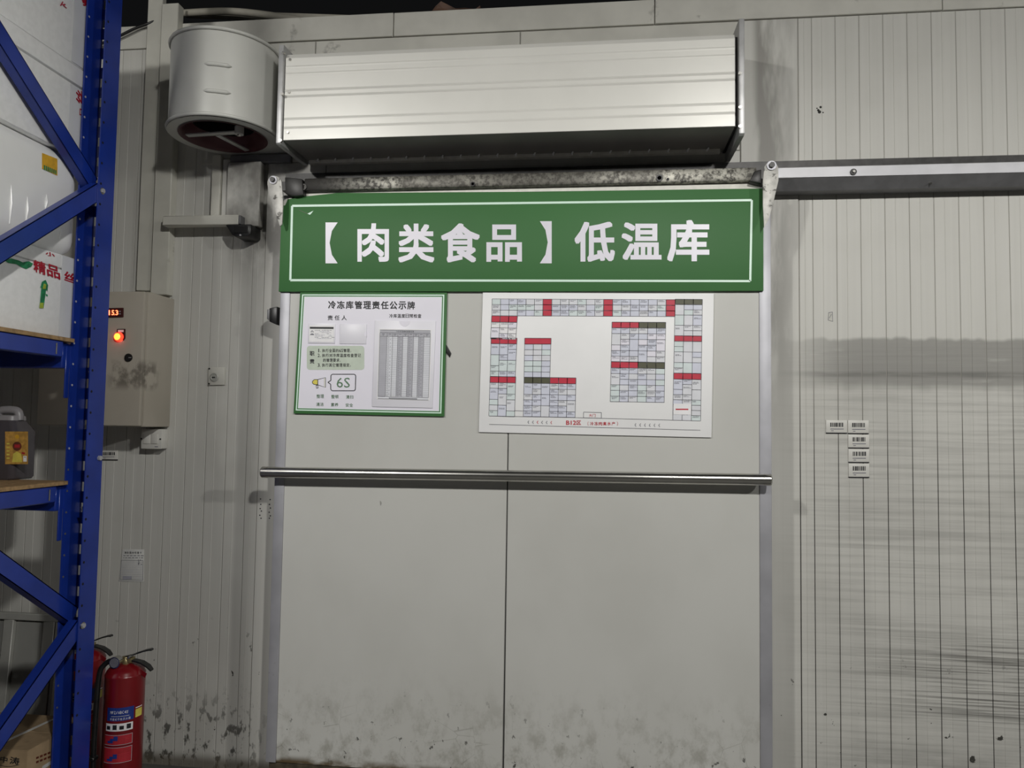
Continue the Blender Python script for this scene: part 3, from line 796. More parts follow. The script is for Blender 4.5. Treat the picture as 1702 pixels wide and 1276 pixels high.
def top(x0, x1, n, cols=None): grid((x0, 496.6+.004*(x0-818)), (x1, 496.6+.004*(x1-818)), (x1-.4, 524.6+.004*(x1-818)), (x0-.4, 524.4+.004*(x0-818)), n, [1, 1, 1], {0: [R], 1: [R], 2: [R]} if cols else None, None, .7, .0)
top(818, 902.5, 6); top(902.5, 917.3, 1, 1); top(917.3, 1003.3, 6); top(1003.3, 1018.5, 1, 1); top(1018.5, 1107.2, 6); top(1107.2, 1122.3, 1, 1)
grid((1122.3, 497), (1167.5, 497.4), (1164.5, 699.3), (1118.2, 698), 3, [9.6]+[9.4]*6+[10]+[9.6]*6+[11]+[9.3]*8, {0: [O], 7: [R], 14: [R]}, ['cellC', 'cellC', 'cellA', 'cellB'], .55, .35)
grid((817.3, 524.6), (860, 525), (857.2, 564), (815.3, 563), 3, [10, 9, 9, 9], {0: [R]}, ['cellD', 'cellD', 'lav'], .8, .1)
grid((816.3, 561.2), (859.3, 561.8), (856.3, 626.2), (814.8, 625.5), 3, [9.5]+[9]*6, {0: [R]}, ['cellB', 'cellA', 'cellA'], .8, .4)
grid((814.6, 625.3), (857.2, 626), (855.2, 692.4), (812.6, 691), 3, [10.2]+[9.3]*6, {0: [R]}, ['cellC', 'cellA', 'cellB'], .8, .2)
grid((872.2, 561.8), (916, 562), (915.8, 571.8), (872, 571.8), 1, [1], {0: [R]})
grid((872, 571.8), (915.4, 571.8), (913.8, 627.5), (871, 626.8), 3, [9]*6, None, ['cellA', 'cellA', 'cellC', 'cellB'], .0, 0)
grid((871.2, 626.6), (957.3, 627.8), (955.8, 693.6), (869.8, 691.8), 6, [10]+[9.3]*6, {0: [O, O, O, R, R, R]}, ['cellC', 'cellA', 'cellA'], .9, .25)
grid((1017.3, 535), (1106.6, 535.5), (1105, 602.4), (1015.9, 601), 6, [9.6]+[9.4]*6, {0: [R, R, R, O, O, O]}, ['cellA', 'lav', 'cellC', 'cellA'], .7, .15)
grid((1016, 600.6), (1105, 602.2), (1104, 668.6), (1014.2, 667.2), 6, [10.4]+[9.4]*6, {0: [R, R, R, O, O, O]}, ['cellA', 'cellA', 'cellC', 'cellB'], .6, .05)
pr.poly([(1119.6, 670.5), (1149, 671), (1148.6, 689), (1119.2, 688.6)], 'cellD', 6); pr.rect(1123, 679, 1144, 681.2, 'redink', 7)
for a, b in (((812.6, 691), (955.8, 693.8)), ((955.8, 693.8), (1118.2, 698)), ((813, 705), (1164, 714.8)), ((855, 682.4), (870, 682.8))): pr.seg(*a, *b, .6, 'line', 5)
q = [(970, 684.6), (999.6, 685.4), (999.4, 694.8), (969.8, 694)]
for a, b in zip(q, q[1:]+q[:1]): pr.seg(*a, *b, .6, 'line', 5)
for i, ch in enumerate('大门'): pr.text(ch, 979+i*5.8, 687.6, 984+i*5.8, 692.6, 'redink', 5)
for i in range(6):
    x = 877+i*7.6; pr.quadtext('《'[0] if False else '〈', [(x, 698.6+i*.15), (x+2.4, 698.6+i*.15), (x+2.4, 704+i*.15), (x, 704+i*.15)], 'redink' if i % 3 == 2 else 'greyink', 5, .03)
    x = 1055+i*7.9; pr.quadtext('〈', [(x, 703.2+i*.12), (x+2.4, 703.2+i*.12), (x+2.4, 708.8+i*.12), (x, 708.8+i*.12)], 'greyink', 5, .03)
xx = 941
for ch, wd in zip(('B12', '区'), (16.4, 7.4)): pr.text(ch, xx, 698.6, xx+wd, 705.8, 'redink', 5, .012); xx += wd+.9
xx = 975
for ch in '（冷冻肉禽水产）':
    if ch in '（）': pr.text(ch, xx+1.6, 700.4, xx+3.4, 707.2, 'redink', 5); xx += 5.6
    else: pr.text(ch, xx, 700.8, xx+6, 706.8, 'redink', 5, .006); xx += 7.2
pr.build('printed_plan', pb)

# ================================================================== BARCODE LABELS
BL = [((1373, 698, 1408, 719.5), 'leftmost barcode label of the white group on the ribbed wall'),
      ((1409.5, 698.2, 1444, 720.2), 'topmost barcode label of the right-hand column on the ribbed wall'),
      ((1410, 722, 1444.8, 744.2), 'second barcode label down in the column on the ribbed wall'),
      ((1410.3, 746, 1444.8, 768.2), 'third barcode label down in the column on the ribbed wall'),
      ((1410.6, 770, 1444.9, 793), 'lowest barcode label of the column on the ribbed wall')]
def barcode(q, label, y, seed, grp):
    x0, y0, x1, y1 = q
    t = thing('barcode_label', PY((x0+x1)/2, y1, y), label, 'label', grp)
    link('holder', slab_px([(x0, y0), (x1, y0+.3), (x1, y1+.3), (x0, y1)], y-.0035, .003, .0005), 'switch', t)
    p = Print(onY(y-.0036, .0003)); random.seed(seed); W_ = x1-x0; H_ = y1-y0
    xx = x0+W_*.2
    while xx < x0+W_*.8:
        b = random.choice((.5, .8, 1.2, 2.0)); p.rect(xx, y0+H_*.2, xx+b, y0+H_*.52, 'ink', 1); xx += b+random.choice((.4, .6, 1))
    p.rect(x0+W_*.2, y0+H_*.66, x0+W_*.84, y0+H_*.72, 'greyink', 1); p.rect(x0+W_*.24, y0+H_*.80, x0+W_*.36, y0+H_*.85, 'greyink', 1)
    p.build('printed_barcode', t)
    link('shelf_edge', slab_px([(x0, y1-1.0), (x1, y1-.7), (x1, y1+.9), (x0, y1+.6)], y-.0045, .004, .0004), 'ink', t)
for i, (q, l) in enumerate(BL): barcode(q, l, WY, 40+i, 'barcode labels on the right wall')
barcode((165, 748, 195, 764), 'barcode label on the wall beside the blue rack post', WY, 77, None)
# faded tag higher up the ribs
ft = thing('faded_tag', PY(1380, 534, WY), 'tiny faded grey tag stuck on the ribbed wall', 'tag')
pr = Print(onY(WY, .0008)); pr.poly([(1377, 519), (1384, 518), (1384.5, 534.5), (1376, 532)], 'greyink', 1); pr.poly([(1377.6, 520), (1383.2, 519), (1383.6, 533.6), (1376.8, 531.4)], 'flash', 2)
pr.seg(1378, 529, 1382, 522, .8, 'greyink', 3); pr.build('print', ft)
# splashes of dried residue stuck to the ribs
# ================================================================== WALL FITTINGS ON THE LEFT
cb = thing('control_cabinet', (-2.08, WY, 1.42), 'beige control cabinet with red display and glowing red button', 'control box')
CY = 2.837
link('body', box(-2.305, -1.848, CY+.028, WY-.0005, 1.418, 1.972, .004, 2), 'cabinet', cb)
cdr = link('cabinet_door', box(-2.303, -1.852, CY, CY+.024, 1.421, 1.969, .005, 2), 'cabinet', cb)
link('door_gasket', box(-2.30, -1.860, CY+.022, CY+.03, 1.425, 1.965), 'dark', cb)
ds = link('temperature_display', slab_px([(160, 512.2), (204.5, 511.2), (204.2, 526.6), (159.6, 528)], CY-.006, .006, .001), 'redplate', cdr)
pr = Print(onY(CY-.0064, .0003))
for ch, x in (('1', 178.5), ('5', 184.8), ('3', 191.2)): pr.text(ch, x+(2.2 if ch == '1' else .6), 515.2, x+(4.2 if ch == '1' else 5.2), 523.6, 'digit', 1, .02)
pr.rect(189.9, 522.4, 190.9, 523.6, 'digit', 1)
for y in (516.6, 520.8): pr.rect(197.6, y, 200.6, y+1.4, 'faint', 1)
pr.build('digits', ds)
c = PY(198.8, 560, CY)
bt = link('indicator_button', lathe([(.019, 0), (.019, .006), (.017, .012), (.0135, .016)], (0, 0, 0), 24), 'lampred', cdr)
bc = link('glowing_cap', lathe([(.0137, .0155), (.009, .021), (0, .023)], (0, 0, 0), 20), 'lampcore', cdr)
for o in (bt, bc):
    b = Vector(o['_b']); o.data.transform(Matrix.Translation(b)); o.data.transform(Matrix.Rotation(radians(90), 4, 'X')); o.data.transform(Matrix.Translation(c-b))
link('name_plate', slab_px([(194.4, 546.6), (208, 546.2), (208, 562), (205, 566), (194, 552.4)], CY-.003, .003, .0005), 'redplate', cdr)
pr = Print(onY(CY-.0034, .0003)); pr.rect(196, 548, 205.6, 551.8, 'cellD', 1); pr.build('plate_print', cdr)
p = PY(214.2, 594.3, CY)
lk = link('key_lock', tube([(p.x, CY+.004, p.z), (p.x, CY-.005, p.z)], .0165, 20), 'black', cdr)
link('key_slot', box(p.x+.003, p.x+.014, CY-.007, CY-.005, p.z-.001, p.z+.001), 'aluface', lk)
pr = Print(onY(CY-.0003, .0003))
sw = thing('wall_switch', PY(258, 748, WY), 'white double rocker switch below the control cabinet', 'switch')
SYW = WY-.052
sbx = [PY(235, 713, SYW).x, PY(268, 713, SYW).x, PY(252, 746, SYW).z, PY(252, 712.5, SYW).z]
link('back_box', box(sbx[0]+.002, sbx[1]+.002, SYW+.008, WY-.0005, sbx[2]+.001, sbx[3]-.001, .004, 2), 'switch', sw)
link('face_plate', box(sbx[0], sbx[1]+.004, SYW, SYW+.009, sbx[2], sbx[3], .004, 2), 'switch', sw)
mx = (sbx[0]+sbx[1])/2
for s in (-1, 1):
    rk = link('rocker', box(mx+s*.018-.015, mx+s*.018+.015, SYW-.004, SYW+.002, sbx[2]+.022, sbx[3]-.022, .002, 2), 'switch', sw)
    link('screw', tube([(mx+s*.043, SYW+.002, (sbx[2]+sbx[3])/2), (mx+s*.043, SYW-.002, (sbx[2]+sbx[3])/2)], .0035, 8), 'black', sw)
pr = Print(onY(SYW, .0004)); pr.rect(257, 741.6, 262.6, 742.9, 'greyink', 1); pr.build('mark', sw)
kp = thing('key_switch_plate', PY(359, 641, WY), 'square grey wall plate with round key switch', 'wall plate')
link('plate', slab_px([(346, 610.5), (373, 610), (373, 639.6), (345.5, 640)], WY-.010, .0095, .002), 'flash', kp)
p = PY(358.6, 627, WY)
link('key_ring', lathe([(.019, 0), (.019, .004), (.015, .006), (.012, .003), (0, .003)], (0, 0, 0), 24), 'framegrey', kp)
o = [x for x in kp.children if x.name.startswith('key_ring')][0]; b = Vector(o['_b'])
o.data.transform(Matrix.Translation(b)); o.data.transform(Matrix.Rotation(radians(90), 4, 'X')); o.data.transform(Matrix.Translation(Vector((p.x, WY-.010, p.z))-b))
link('key_slot', box(p.x-.010, p.x+.004, WY-.015, WY-.012, p.z-.0035, p.z+.0015), 'dark', kp)
for px, py in ((348, 612.5), (347.5, 637.6)):
    q = PY(px, py, WY-.01); link('screw', tube([(q.x, WY-.008, q.z), (q.x, WY-.012, q.z)], .004, 8), 'dark', kp)
ppn = thing('paper_notice', PY(219, 967, WY), 'small printed paper notice on the ribbed wall above the extinguishers', 'paper')
link('sheet', slab_px([(203.5, 912.5), (239, 913), (238.5, 966.8), (197.5, 965.8)], WY-.0022, .0018, .0003), 'paper', ppn)
pr = Print(onY(WY-.0024, .0003))
for i, ch in enumerate('消防器材检查卡'): pr.text(ch, 206.6+i*4.25, 916.4, 210+i*4.25, 920.2, 'ink', 1, .01)
random.seed(5)
for r in range(2):
    xx = 205
    while xx < 235:
        l = random.uniform(1.5, 5); pr.rect(xx, 922.6+r*3.6, xx+l, 923.7+r*3.6, 'greyink', 1); xx += l+1.6
for a, b in (((201.6, 931), (238, 931.4)), ((201.6, 931), (199.6, 963)), ((238, 931.4), (237.4, 964)), ((199.6, 963), (237.4, 964))): pr.seg(*a, *b, .6, 'greyink', 1)
for k in range(10): y = 934+k*2.9; pr.seg(202, y, 237, y+.3, .35, 'faint', 1)
for k in range(7): x = 231+random.uniform(-2.5, 4); y = 930+random.uniform(0, 9); pr.rect(x, y, x+1.6, y+1.3, 'greyink', 2)
pr.rect(204, 957, 219, 962.5, 'faint', 2)
pr.build('print', ppn)
# bolt holes and scabs of residue beside the door
for nm, pts, lb in (('residue_scab', [(1358, 180), (1364, 178), (1362, 186), (1368, 187), (1360, 183)], 'black specks of residue high on the ribbed wall'),):
    t = thing(nm, PY(1362, 186, WY), lb, 'residue')
    for k, (px, py) in enumerate(pts):
        c = PY(px, py, WY); rr = .003+.002*(k % 3)
        link('speck', lathe([(rr, 0), (rr*.7, .0012), (0, .0016)], (0, 0, 0), 7), 'dirtspot', t)
        o = t.children[-1]; b = Vector(o['_b']); o.data.transform(Matrix.Translation(b)); o.data.transform(Matrix.Rotation(radians(90), 4, 'X')); o.data.transform(Matrix.Translation(c-b))
t = thing('screw_hole_plate', PY(440, 862, WY), 'row of small screw holes in the frame below the pull bar', 'holes')
for px, py in ((433, 829), (433.5, 838), (432.5, 845), (434.5, 849), (432, 856), (434, 861), (449, 830), (448, 838), (449.5, 844), (447.5, 851), (449.5, 857), (447.8, 861)):
    c = PY(px, py, WY-.006); link('screw_hole', tube([(c.x, WY-.0056, c.z), (c.x, WY-.0070, c.z)], .0028, 8), 'ink', t)

# ================================================================== BLUE RACK
K = 1.8
RX = -1.0*K                       # outer face of the end frame
YN, YF = 1.367*K, 1.4155*K        # near / far edge of the rear post
PW = .0415*K+.004
def kz(z): return CAMH+(z-CAMH)*K
rk = thing('storage_rack', (RX-.95, 1.95, 0), 'blue steel storage rack with bolted diagonal braces', 'rack')
def post(x1, y0, y1, web_far=True):
    """open channel: two flanges and a slotted web"""
    t = .0035; x0 = x1-PW; bm = bmesh.new(); top = 3.6
    def b(xa, xb, ya, yb, za, zb):
        r = bmesh.ops.create_cube(bm, size=1)
        for v in r['verts']: v.co = Vector(((xa+xb)/2+v.co.x*(xb-xa), (ya+yb)/2+v.co.y*(yb-ya), (za+zb)/2+v.co.z*(zb-za)))
    wa, wb = (y1-t, y1) if web_far else (y0, y0+t)
    b(x1-t, x1, y0, y1, 0, top); b(x0, x0+t, y0, y1, 0, top)
    sx0, sx1 = x0+.005, x0+.024
    b(x0+t, sx0, wa, wb, 0, top); b(sx1, x1-t, wa, wb, 0, top)
    sx2, sx3 = None, None
    z = .06; prev = 0
    while z < top-.1:
        b(sx0, sx1, wa, wb, prev, z); prev = z+.034; z += .075
    b(sx0, sx1, wa, wb, prev, top)
    lipy = (y0, y0+t) if web_far else (y1-t, y1)
    b(x0+t, x0+.006, *lipy, 0, top)
    b(x0, x1+.01, y0-.01, y1+.01, 0, .006)
    return bm_mesh(bm)
DEPTH = 1.08
pst = link('upright', post(RX, YN, YF), 'blue', rk)
link('upright', post(RX, YN-DEPTH, YF-DEPTH, False), 'blue', rk)
link('upright', post(RX-2.0, YN, YF), 'blue', rk)
link('upright', post(RX-2.0, YN-DEPTH, YF-DEPTH, False), 'blue', rk)
# round holes along the flanges
hm = {}
def hole(x, y, z, r, m):
    k = (round(r, 4), m)
    if k not in hm:
        me = tube([(-.0006, 0, 0), (.0006, 0, 0)], r, 8); me.materials.append(MAT[m]); hm[k] = me
    o = bpy.data.objects.new('hole', hm[k]); C.objects.link(o); o.parent = pst; o.location = Vector((x, y, z))-Vector(rk['_b']); o['_b'] = rk['_b']
z = .42
while z < 3.2:
    hole(RX, YN+.013, z, .0048, 'void'); hole(RX-PW+.0038, YN+.012, z+.022, .0040, 'cellE' if z > 1.3 else 'trackgrey'); z += .075
# diagonal braces, channel section
def brace(ya, za, yb, zb, x, hgt=.058, wd=.034):
    a = Vector((x, ya, za)); b = Vector((x, yb, zb)); d = (b-a).normalized(); n = Vector((0, -d.z, d.y)); t = .003
    if n.z < 0: n = -n
    bm = bmesh.new()
    def pl(x0, x1, n0, n1):
        vs = []
        for e in (a, b):
            vs.append([bm.verts.new(e+Vector((xx, 0, 0))+n*nn) for xx, nn in ((x0, n0), (x1, n0), (x1, n1), (x0, n1))])
        A, B = vs
        bm.faces.new(A[::-1]); bm.faces.new(B)
        for i in range(4): bm.faces.new((A[i], A[(i+1) % 4], B[(i+1) % 4], B[i]))
    pl(-t, 0, -hgt/2, hgt/2); pl(-wd, 0, hgt/2-t, hgt/2); pl(-wd, 0, -hgt/2, -hgt/2+t)
    return bm_mesh(bm)
node = [kz(1.906), kz(1.047)]; pitch = node[0]-node[1]
yf_, yn_ = YN+.020, YN-DEPTH+.07
nz = [(node[0], 'f'), (node[1], 'f')]
for k, zf in enumerate((node[0], node[1])):
    up = brace(yn_, zf+pitch/2, yf_+.01, zf+.03, RX-.038); dn = brace(yn_, zf-pitch/2, yf_, zf, RX-.005)
    link('brace', up, 'blue', rk); link('brace', dn, 'blue', rk)
    bo = link('brace_bolt', tube([(RX-.002, YN+.022, zf), (RX+.007, YN+.022, zf)], .0085, 6), 'aluface', rk)
    link('bolt_washer', tube([(RX, YN+.022, zf), (RX+.002, YN+.022, zf)], .012, 14), 'steel', bo)
# shelves
for k, (zt_, nm) in enumerate(((kz(1.6055), 0), (kz(1.328), 1))):
    sb = link('shelf_board', box(RX-1.94, RX-.054, YN-DEPTH+.06, YF-.10, zt_-.014, zt_, .001, 1), 'board', rk)
    link('side_rail', box(RX-.094, RX-.058, YN-DEPTH+.05, YN-.062, zt_-.070, zt_-.015, .003, 1), 'blue', rk)
    zb_ = (kz(1.547), kz(1.27))[k]
    bm_ = link('beam', box(RX-1.94, RX-.078, YN-.04, YN+.012, zb_, zt_-.015, .004, 1), 'blue', rk)
    link('beam', box(RX-1.94, RX-.078, YN-DEPTH+.05, YN-DEPTH+.10, zb_, zt_-.015, .004, 1), 'blue', rk)
    link('connector', box(RX-.0825, RX-.0765, YN-.022, YN-.002, zb_-.105, zt_-.02, .002, 1), 'blue', rk)
    link('rail_clip', box(RX-.0575, RX-.056, YN-.10, YN-.094, zt_-.062, zt_-.024), 'steel', rk)
for px, py in ((148, 622), (135, 848)):
    a = PX(px, py, RX-.012)
    link('safety_pin', tube([a+Vector((0, 0, .012)), a+Vector((.006, .004, -.006)), a+Vector((.008, .006, -.022))], .004, 8), 'steel', rk)
a = PX(164, 761, RX)
link('brace_bolt', tube([a, a+Vector((.009, 0, 0))], .009, 6), 'aluface', rk)

# ================================================================== GOODS ON THE RACK
BX = -1.05*K
byf = 1.381*K
z1, z2, z3, z4, z5 = kz(1.6055)+.0005, kz(1.769), kz(1.972), kz(2.153), kz(2.153)+.34
def fb_text(parent, name, items):
    for it in items:
        p = Print(onX(BX+.0022, .0004))
        if it[0] == 'q': p.quadtext(it[1], it[2], it[3], 1, it[4])
        else: p.poly(it[1], it[2], it[3])
        p.build('character' if it[0] == 'q' else 'printed_leaf', parent)
bxs = []
fb = thing('foam_box', (BX-.22, 2.15, z1), 'white foam box printed with red Chinese characters on the upper shelf', 'foam box', 'white boxes on the rack')
link('body', box(BX-.46, BX, byf-.72, byf, z1, z2-.052, .008, 2), 'foam', fb)
link('lid', box(BX-.462, BX+.001, byf-.722, byf+.001, z2-.051, z2, .008, 2), 'foam', fb)
fb_text(fb, 'printed_characters', [
    ('q', '精', [(55, 431), (75.5, 436), (77, 458), (56.5, 451)], 'boxred', .02),
    ('q', '品', [(77, 437), (99, 444), (100.5, 465), (79, 458)], 'boxred', .02),
    ('q', '丝', [(106, 449), (126, 456), (126.5, 472), (107, 465.5)], 'boxred', .02),
    ('q', '小', [(75, 417), (91, 421), (91.5, 428), (76, 424)], 'boxred', .02),
    ('p', [(66, 512), (69, 477), (73, 470), (78, 470), (76, 487), (72.5, 512)], 'boxgreen', 1),
    ('p', [(67, 478), (70, 468), (76, 465), (80, 474), (79, 484), (74, 478)], 'boxgreen', 2),
    ('p', [(71, 480), (73, 471), (77, 473), (76, 480)], 'boxlime', 3),
    ('p', [(65.5, 512), (66.5, 503), (72.5, 503), (72, 512)], 'boxlime', 3),
    ('p', [(76, 488), (79.5, 490), (79, 493), (76.5, 491)], 'boxgreen', 1),
    ('p', [(8, 433), (18, 429), (32, 433), (38, 436), (48, 434), (55, 438), (52, 443), (44, 447), (36, 444), (28, 439), (14, 437)], 'boxgreen', 1)])
link('corner_tape', box(BX+.0012, BX+.0018, byf-.075, byf-.002, z1+.004, z2-.004), 'tape', fb)
# shrink-wrapped bale
fw = thing('wrapped_bale', (BX-.22, 2.15, z2), 'soft white film-wrapped bale with a yellow sticker on the rack', 'bale')
bm = bmesh.new(); bmesh.ops.create_cube(bm, size=1)
for v in bm.verts: v.co = Vector((BX-.23+v.co.x*.47, byf-.36+v.co.y*.715, (z2+z3)/2+v.co.z*(z3-z2-.002)))
bmesh.ops.bevel(bm, geom=bm.edges[:], offset=.055, segments=5, profile=.55, affect='EDGES')
me = bm_mesh(bm, True, 60)
bale = link('bale_body', me, 'wrap', fw)
pr = Print(onX(BX+.006, .0006))
pr.poly([(70, 254), (95.5, 264), (95.5, 292), (70, 280)], 'orange', 1)
for i in range(7): pr.poly([(73+i*3.1, 274+i*1.35), (75.2+i*3.1, 275+i*1.35), (75.2+i*3.1, 283+i*1.15), (73+i*3.1, 282+i*1.15)], 'boxgreen', 2)
pr.build('yellow_sticker', fw)
for px, y0, y1 in ((17, 305, 372), (44, 325, 372), (76, 322, 350), (99, 378, 400)):
    a = PX(px+1.5, y0, BX+.004); b = PX(px-1.5, y1, BX+.003)
    link('film_crease', tube([a, (a+b)/2+Vector((.004, 0, 0)), b], [.001, .005, .003], 6), 'wrap', fw)
fc = thing('foam_box', (BX-.22, 2.15, z3), 'lidded white foam box standing on the film-wrapped bale', 'foam box', 'white boxes on the rack')
zl = kz(2.115)
link('body', box(BX-.46, BX, byf-.72, byf, z3, zl-.001, .008, 2), 'foam', fc)
link('lid', box(BX-.466, BX+.006, byf-.726, byf+.004, zl, z4-.001, .008, 2), 'foam', fc)
p = Print(onX(BX+.0022, .0004))
p.quadtext('丝', [(126.5, 171), (126.5, 148), (138.5, 151), (138.5, 174)], 'boxred', 1, .02)
p.build('character', fc); p = Print(onX(BX+.0022, .0004))
p.quadtext('口', [(132, 191), (132.6, 180), (138.6, 182), (138.6, 193)], 'boxred', 1, .04)
p.build('character', fc)
link('corner_tape', box(BX+.0010, BX+.0016, byf-.075, byf-.004, z3+.006, zl-.006), 'tape', fc)
fd = thing('foam_box', (BX-.22, 2.15, z4), 'topmost white foam box of the stack on the rack', 'foam box', 'white boxes on the rack')
link('body', box(BX-.46, BX, byf-.72, byf, z4, z5-.05, .008, 2), 'foam', fd)
link('lid', box(BX-.466, BX+.006, byf-.726, byf+.004, z5-.049, z5, .008, 2), 'foam', fd)
p = Print(onX(BX+.0022, .0004))
p.quadtext('下', [(100, 9), (104, 2), (113, 10), (109, 17)], 'boxred', 1, .03)
p.build('character', fd); p = Print(onX(BX+.0022, .0004))
p.quadtext('美', [(134, -8), (148, -3), (150, 16), (138, 9)], 'boxred', 1, .03)
p.build('character', fd); p = Print(onX(BX+.0022, .0004))
p.poly([(143, 42), (146, 38), (148, 44), (148, 52), (145, 50)], 'boxgreen', 1)
p.build('printed_leaf', fd)
link('corner_tape', box(BX+.0010, BX+.0016, byf-.075, byf-.004, z4+.006, z5-.06), 'tape', fd)
for k, (za_, zb_, lb) in enumerate(((z1, z1+.5, 'unseen foam box added on the upper shelf nearer the camera to shade the wall'), (z1+.502, z1+1.0, 'unseen foam box added above the upper shelf nearer the camera to shade the wall'), (kz(1.328)+.0005, kz(1.328)+.38, 'unseen foam box added on the lower shelf nearer the camera to shade the wall'))):  # out-of-view boxes, added only to shade the left wall
    t = thing('foam_box', (BX-.2, 1.6, za_), lb, 'foam box', 'white boxes on the rack')
    link('body', box(BX-.46, BX, 1.44, 1.755, za_, zb_-.052, .008, 2), 'foam', t)
    link('lid', box(BX-.462, BX+.002, 1.438, 1.757, zb_-.051, zb_, .008, 2), 'foam', t)
for k, (za_, zb_, lb) in enumerate(((z1, z1+1.0, 'tall unseen bale added deep on the upper shelf to shade the wall'), (kz(1.328)+.0005, kz(1.328)+.38, 'unseen bale added deep on the lower shelf to shade the wall'))):  # bales out of view, placed purely to keep lamp light off the wall
    t = thing('wrapped_bale', (BX-.9, 1.95, za_), lb, 'bale')
    link('bale_body', box(BX-1.45, BX-.49, 1.44, 2.47, za_, zb_, .04, 3), 'wrap', t)
# jug of dark sauce
zs = kz(1.328)+.0005
jc = PZ(10, 795, zs); JX, JYc = jc.x, 2.46
JX = PY(9, 760, JYc).x
jg = thing('sauce_jug', (JX, JYc, zs), 'dark plastic sauce jug with an orange label on the lower shelf', 'jug')
def rr_ring(hx, hy, r, z, n=5):
    out = []
    for cx_, cy_, a0 in ((hx-r, hy-r, 0), (-(hx-r), hy-r, 90), (-(hx-r), -(hy-r), 180), (hx-r, -(hy-r), 270)):
        for k in range(n+1):
            a = radians(a0+90*k/n); out.append((JX+cx_+r*cos(a), JYc+cy_+r*sin(a), z))
    return out
def loft(rings):
    V = []; Fc = []; n = len(rings[0])
    for r in rings: V += r
    for i in range(len(rings)-1):
        for k in range(n): Fc.append((i*n+k, i*n+(k+1) % n, (i+1)*n+(k+1) % n, (i+1)*n+k))
    Fc.append(tuple(range(n))[::-1]); Fc.append(tuple((len(rings)-1)*n+k for k in range(n)))
    me = mesh(V, Fc, None, True); me.set_sharp_from_angle(angle=radians(55)); return me
link('body', loft([rr_ring(.072, .052, .018, zs), rr_ring(.0775, .057, .02, zs+.008), rr_ring(.0775, .057, .02, zs+.165), rr_ring(.072, .052, .02, zs+.178), rr_ring(.052, .038, .02, zs+.208), rr_ring(.05, .036, .018, zs+.214)]), 'jug', jg)
hz = zs+.208
link('handle', tube(spline([(JX-.036, JYc, hz), (JX-.034, JYc, hz+.022), (JX-.02, JYc, hz+.035), (JX+.02, JYc, hz+.036), (JX+.042, JYc, hz+.028), (JX+.047, JYc, hz)], 5), .0145, 12), 'jugtop', jg)
link('shoulder', loft([rr_ring(.0528, .0388, .02, zs+.2075), rr_ring(.051, .037, .018, zs+.222), rr_ring(.045, .03, .018, zs+.226)]), 'jugtop', jg)
fyj = JYc-.0578
pr = Print(onY(fyj, .0004))
pr.rect(8.5, 717, 46.6, 771.2, 'juglabel', 1)
pr.poly(arc(28.4, 741.5, 7.6, 0, 360, 18)[:-1], 'jugbrown', 2); pr.rect(24, 738.6, 33, 743.8, 'labelred', 3)
pr.poly([(20, 768), (22, 754), (28, 750), (35, 754), (37, 768)], 'yellow', 2); pr.poly(arc(28.4, 725.5, 3.6, 0, 360, 12)[:-1], 'orange', 2)
pr.rect(38.6, 757.5, 44.4, 767, 'cellD', 2); pr.rect(39.8, 759, 43, 760, 'greyink', 3)
for k in range(5): pr.rect(11, 736+k*6, 16, 738.4+k*6, 'yellow', 2)
pr.poly([(36, 751), (42, 752), (41, 755), (36, 754)], 'labelred', 2)
pr.build('label_print', jg)

# ================================================================== FLOOR ITEMS
# strapped carton
CX1, CY0, CY1, CZ = BX-.006, 2.37, 2.66, kz(.831)
ct = thing('cardboard_carton', (CX1-.2, (CY0+CY1)/2, 0), 'brown strapped cardboard carton at the foot of the rack', 'carton')
cbody = link('body', box(CX1-.42, CX1, CY0, CY1, .001, CZ-.002, .004, 2), 'carton', ct)
for s in (0, 1):
    y0, y1 = (CY0+.001, (CY0+CY1)/2-.001) if s == 0 else ((CY0+CY1)/2+.001, CY1-.001)
    link('top_flap', box(CX1-.419, CX1-.001, y0, y1, CZ-.003, CZ, .001, 1), 'carton', ct)
def strapping(y, x=None):
    t = .0012
    if x is None:
        return extrude([(CX1-.422, y, CZ+.001), (CX1+.0015, y, CZ+.001), (CX1+.0015, y+.012, CZ+.001), (CX1-.422, y+.012, CZ+.001)], (0, 0, t))
stp = [PZ(0, 1236, CZ+.001), PZ(96, 1192, CZ+.001)]
d = (stp[1]-stp[0]).normalized(); n = Vector((-d.y, d.x, 0))*.006
link('strap', extrude([stp[0]-d*.1+n, stp[1]+n, stp[1]-n, stp[0]-d*.1-n], (0, 0, .0015)), 'strap', ct)
a = PX(70, 1276, CX1+.001); b = PX(97, 1259, CX1+.001)
link('strap', extrude([a+Vector((0, 0, .006)), b+Vector((0, 0, .006)), b-Vector((0, 0, .006)), a-Vector((0, 0, .006))], (.0015, 0, 0)), 'strap', ct)
pr = Print(onY(CY0, .0005))
pr.quadtext('中', [(1, 1256), (13, 1258), (12, 1268), (0, 1266)], 'ink', 1, .015)
pr.quadtext('涛', [(17, 1257), (33, 1259), (31.5, 1271), (15.5, 1269)], 'ink', 1, .015)
for i in range(8): pr.seg(i*4, 1271.5+2.2*sin(i/7*pi), (i+1)*4, 1271.5+2.2*sin((i+1)/7*pi), .9, 'ink', 1)
pr.build('printed_logo', ct)
pr = Print(onX(CX1, .0005))
for r in range(2):
    for i in range(5): x = 60+i*6.4; y = 1258+r*7-i*2.6; pr.poly([(x, y), (x+4.6, y-1.9), (x+4.6, y+1.6), (x, y+3.5)], 'jugbrown', 1)
pr.build('printed_text', ct)

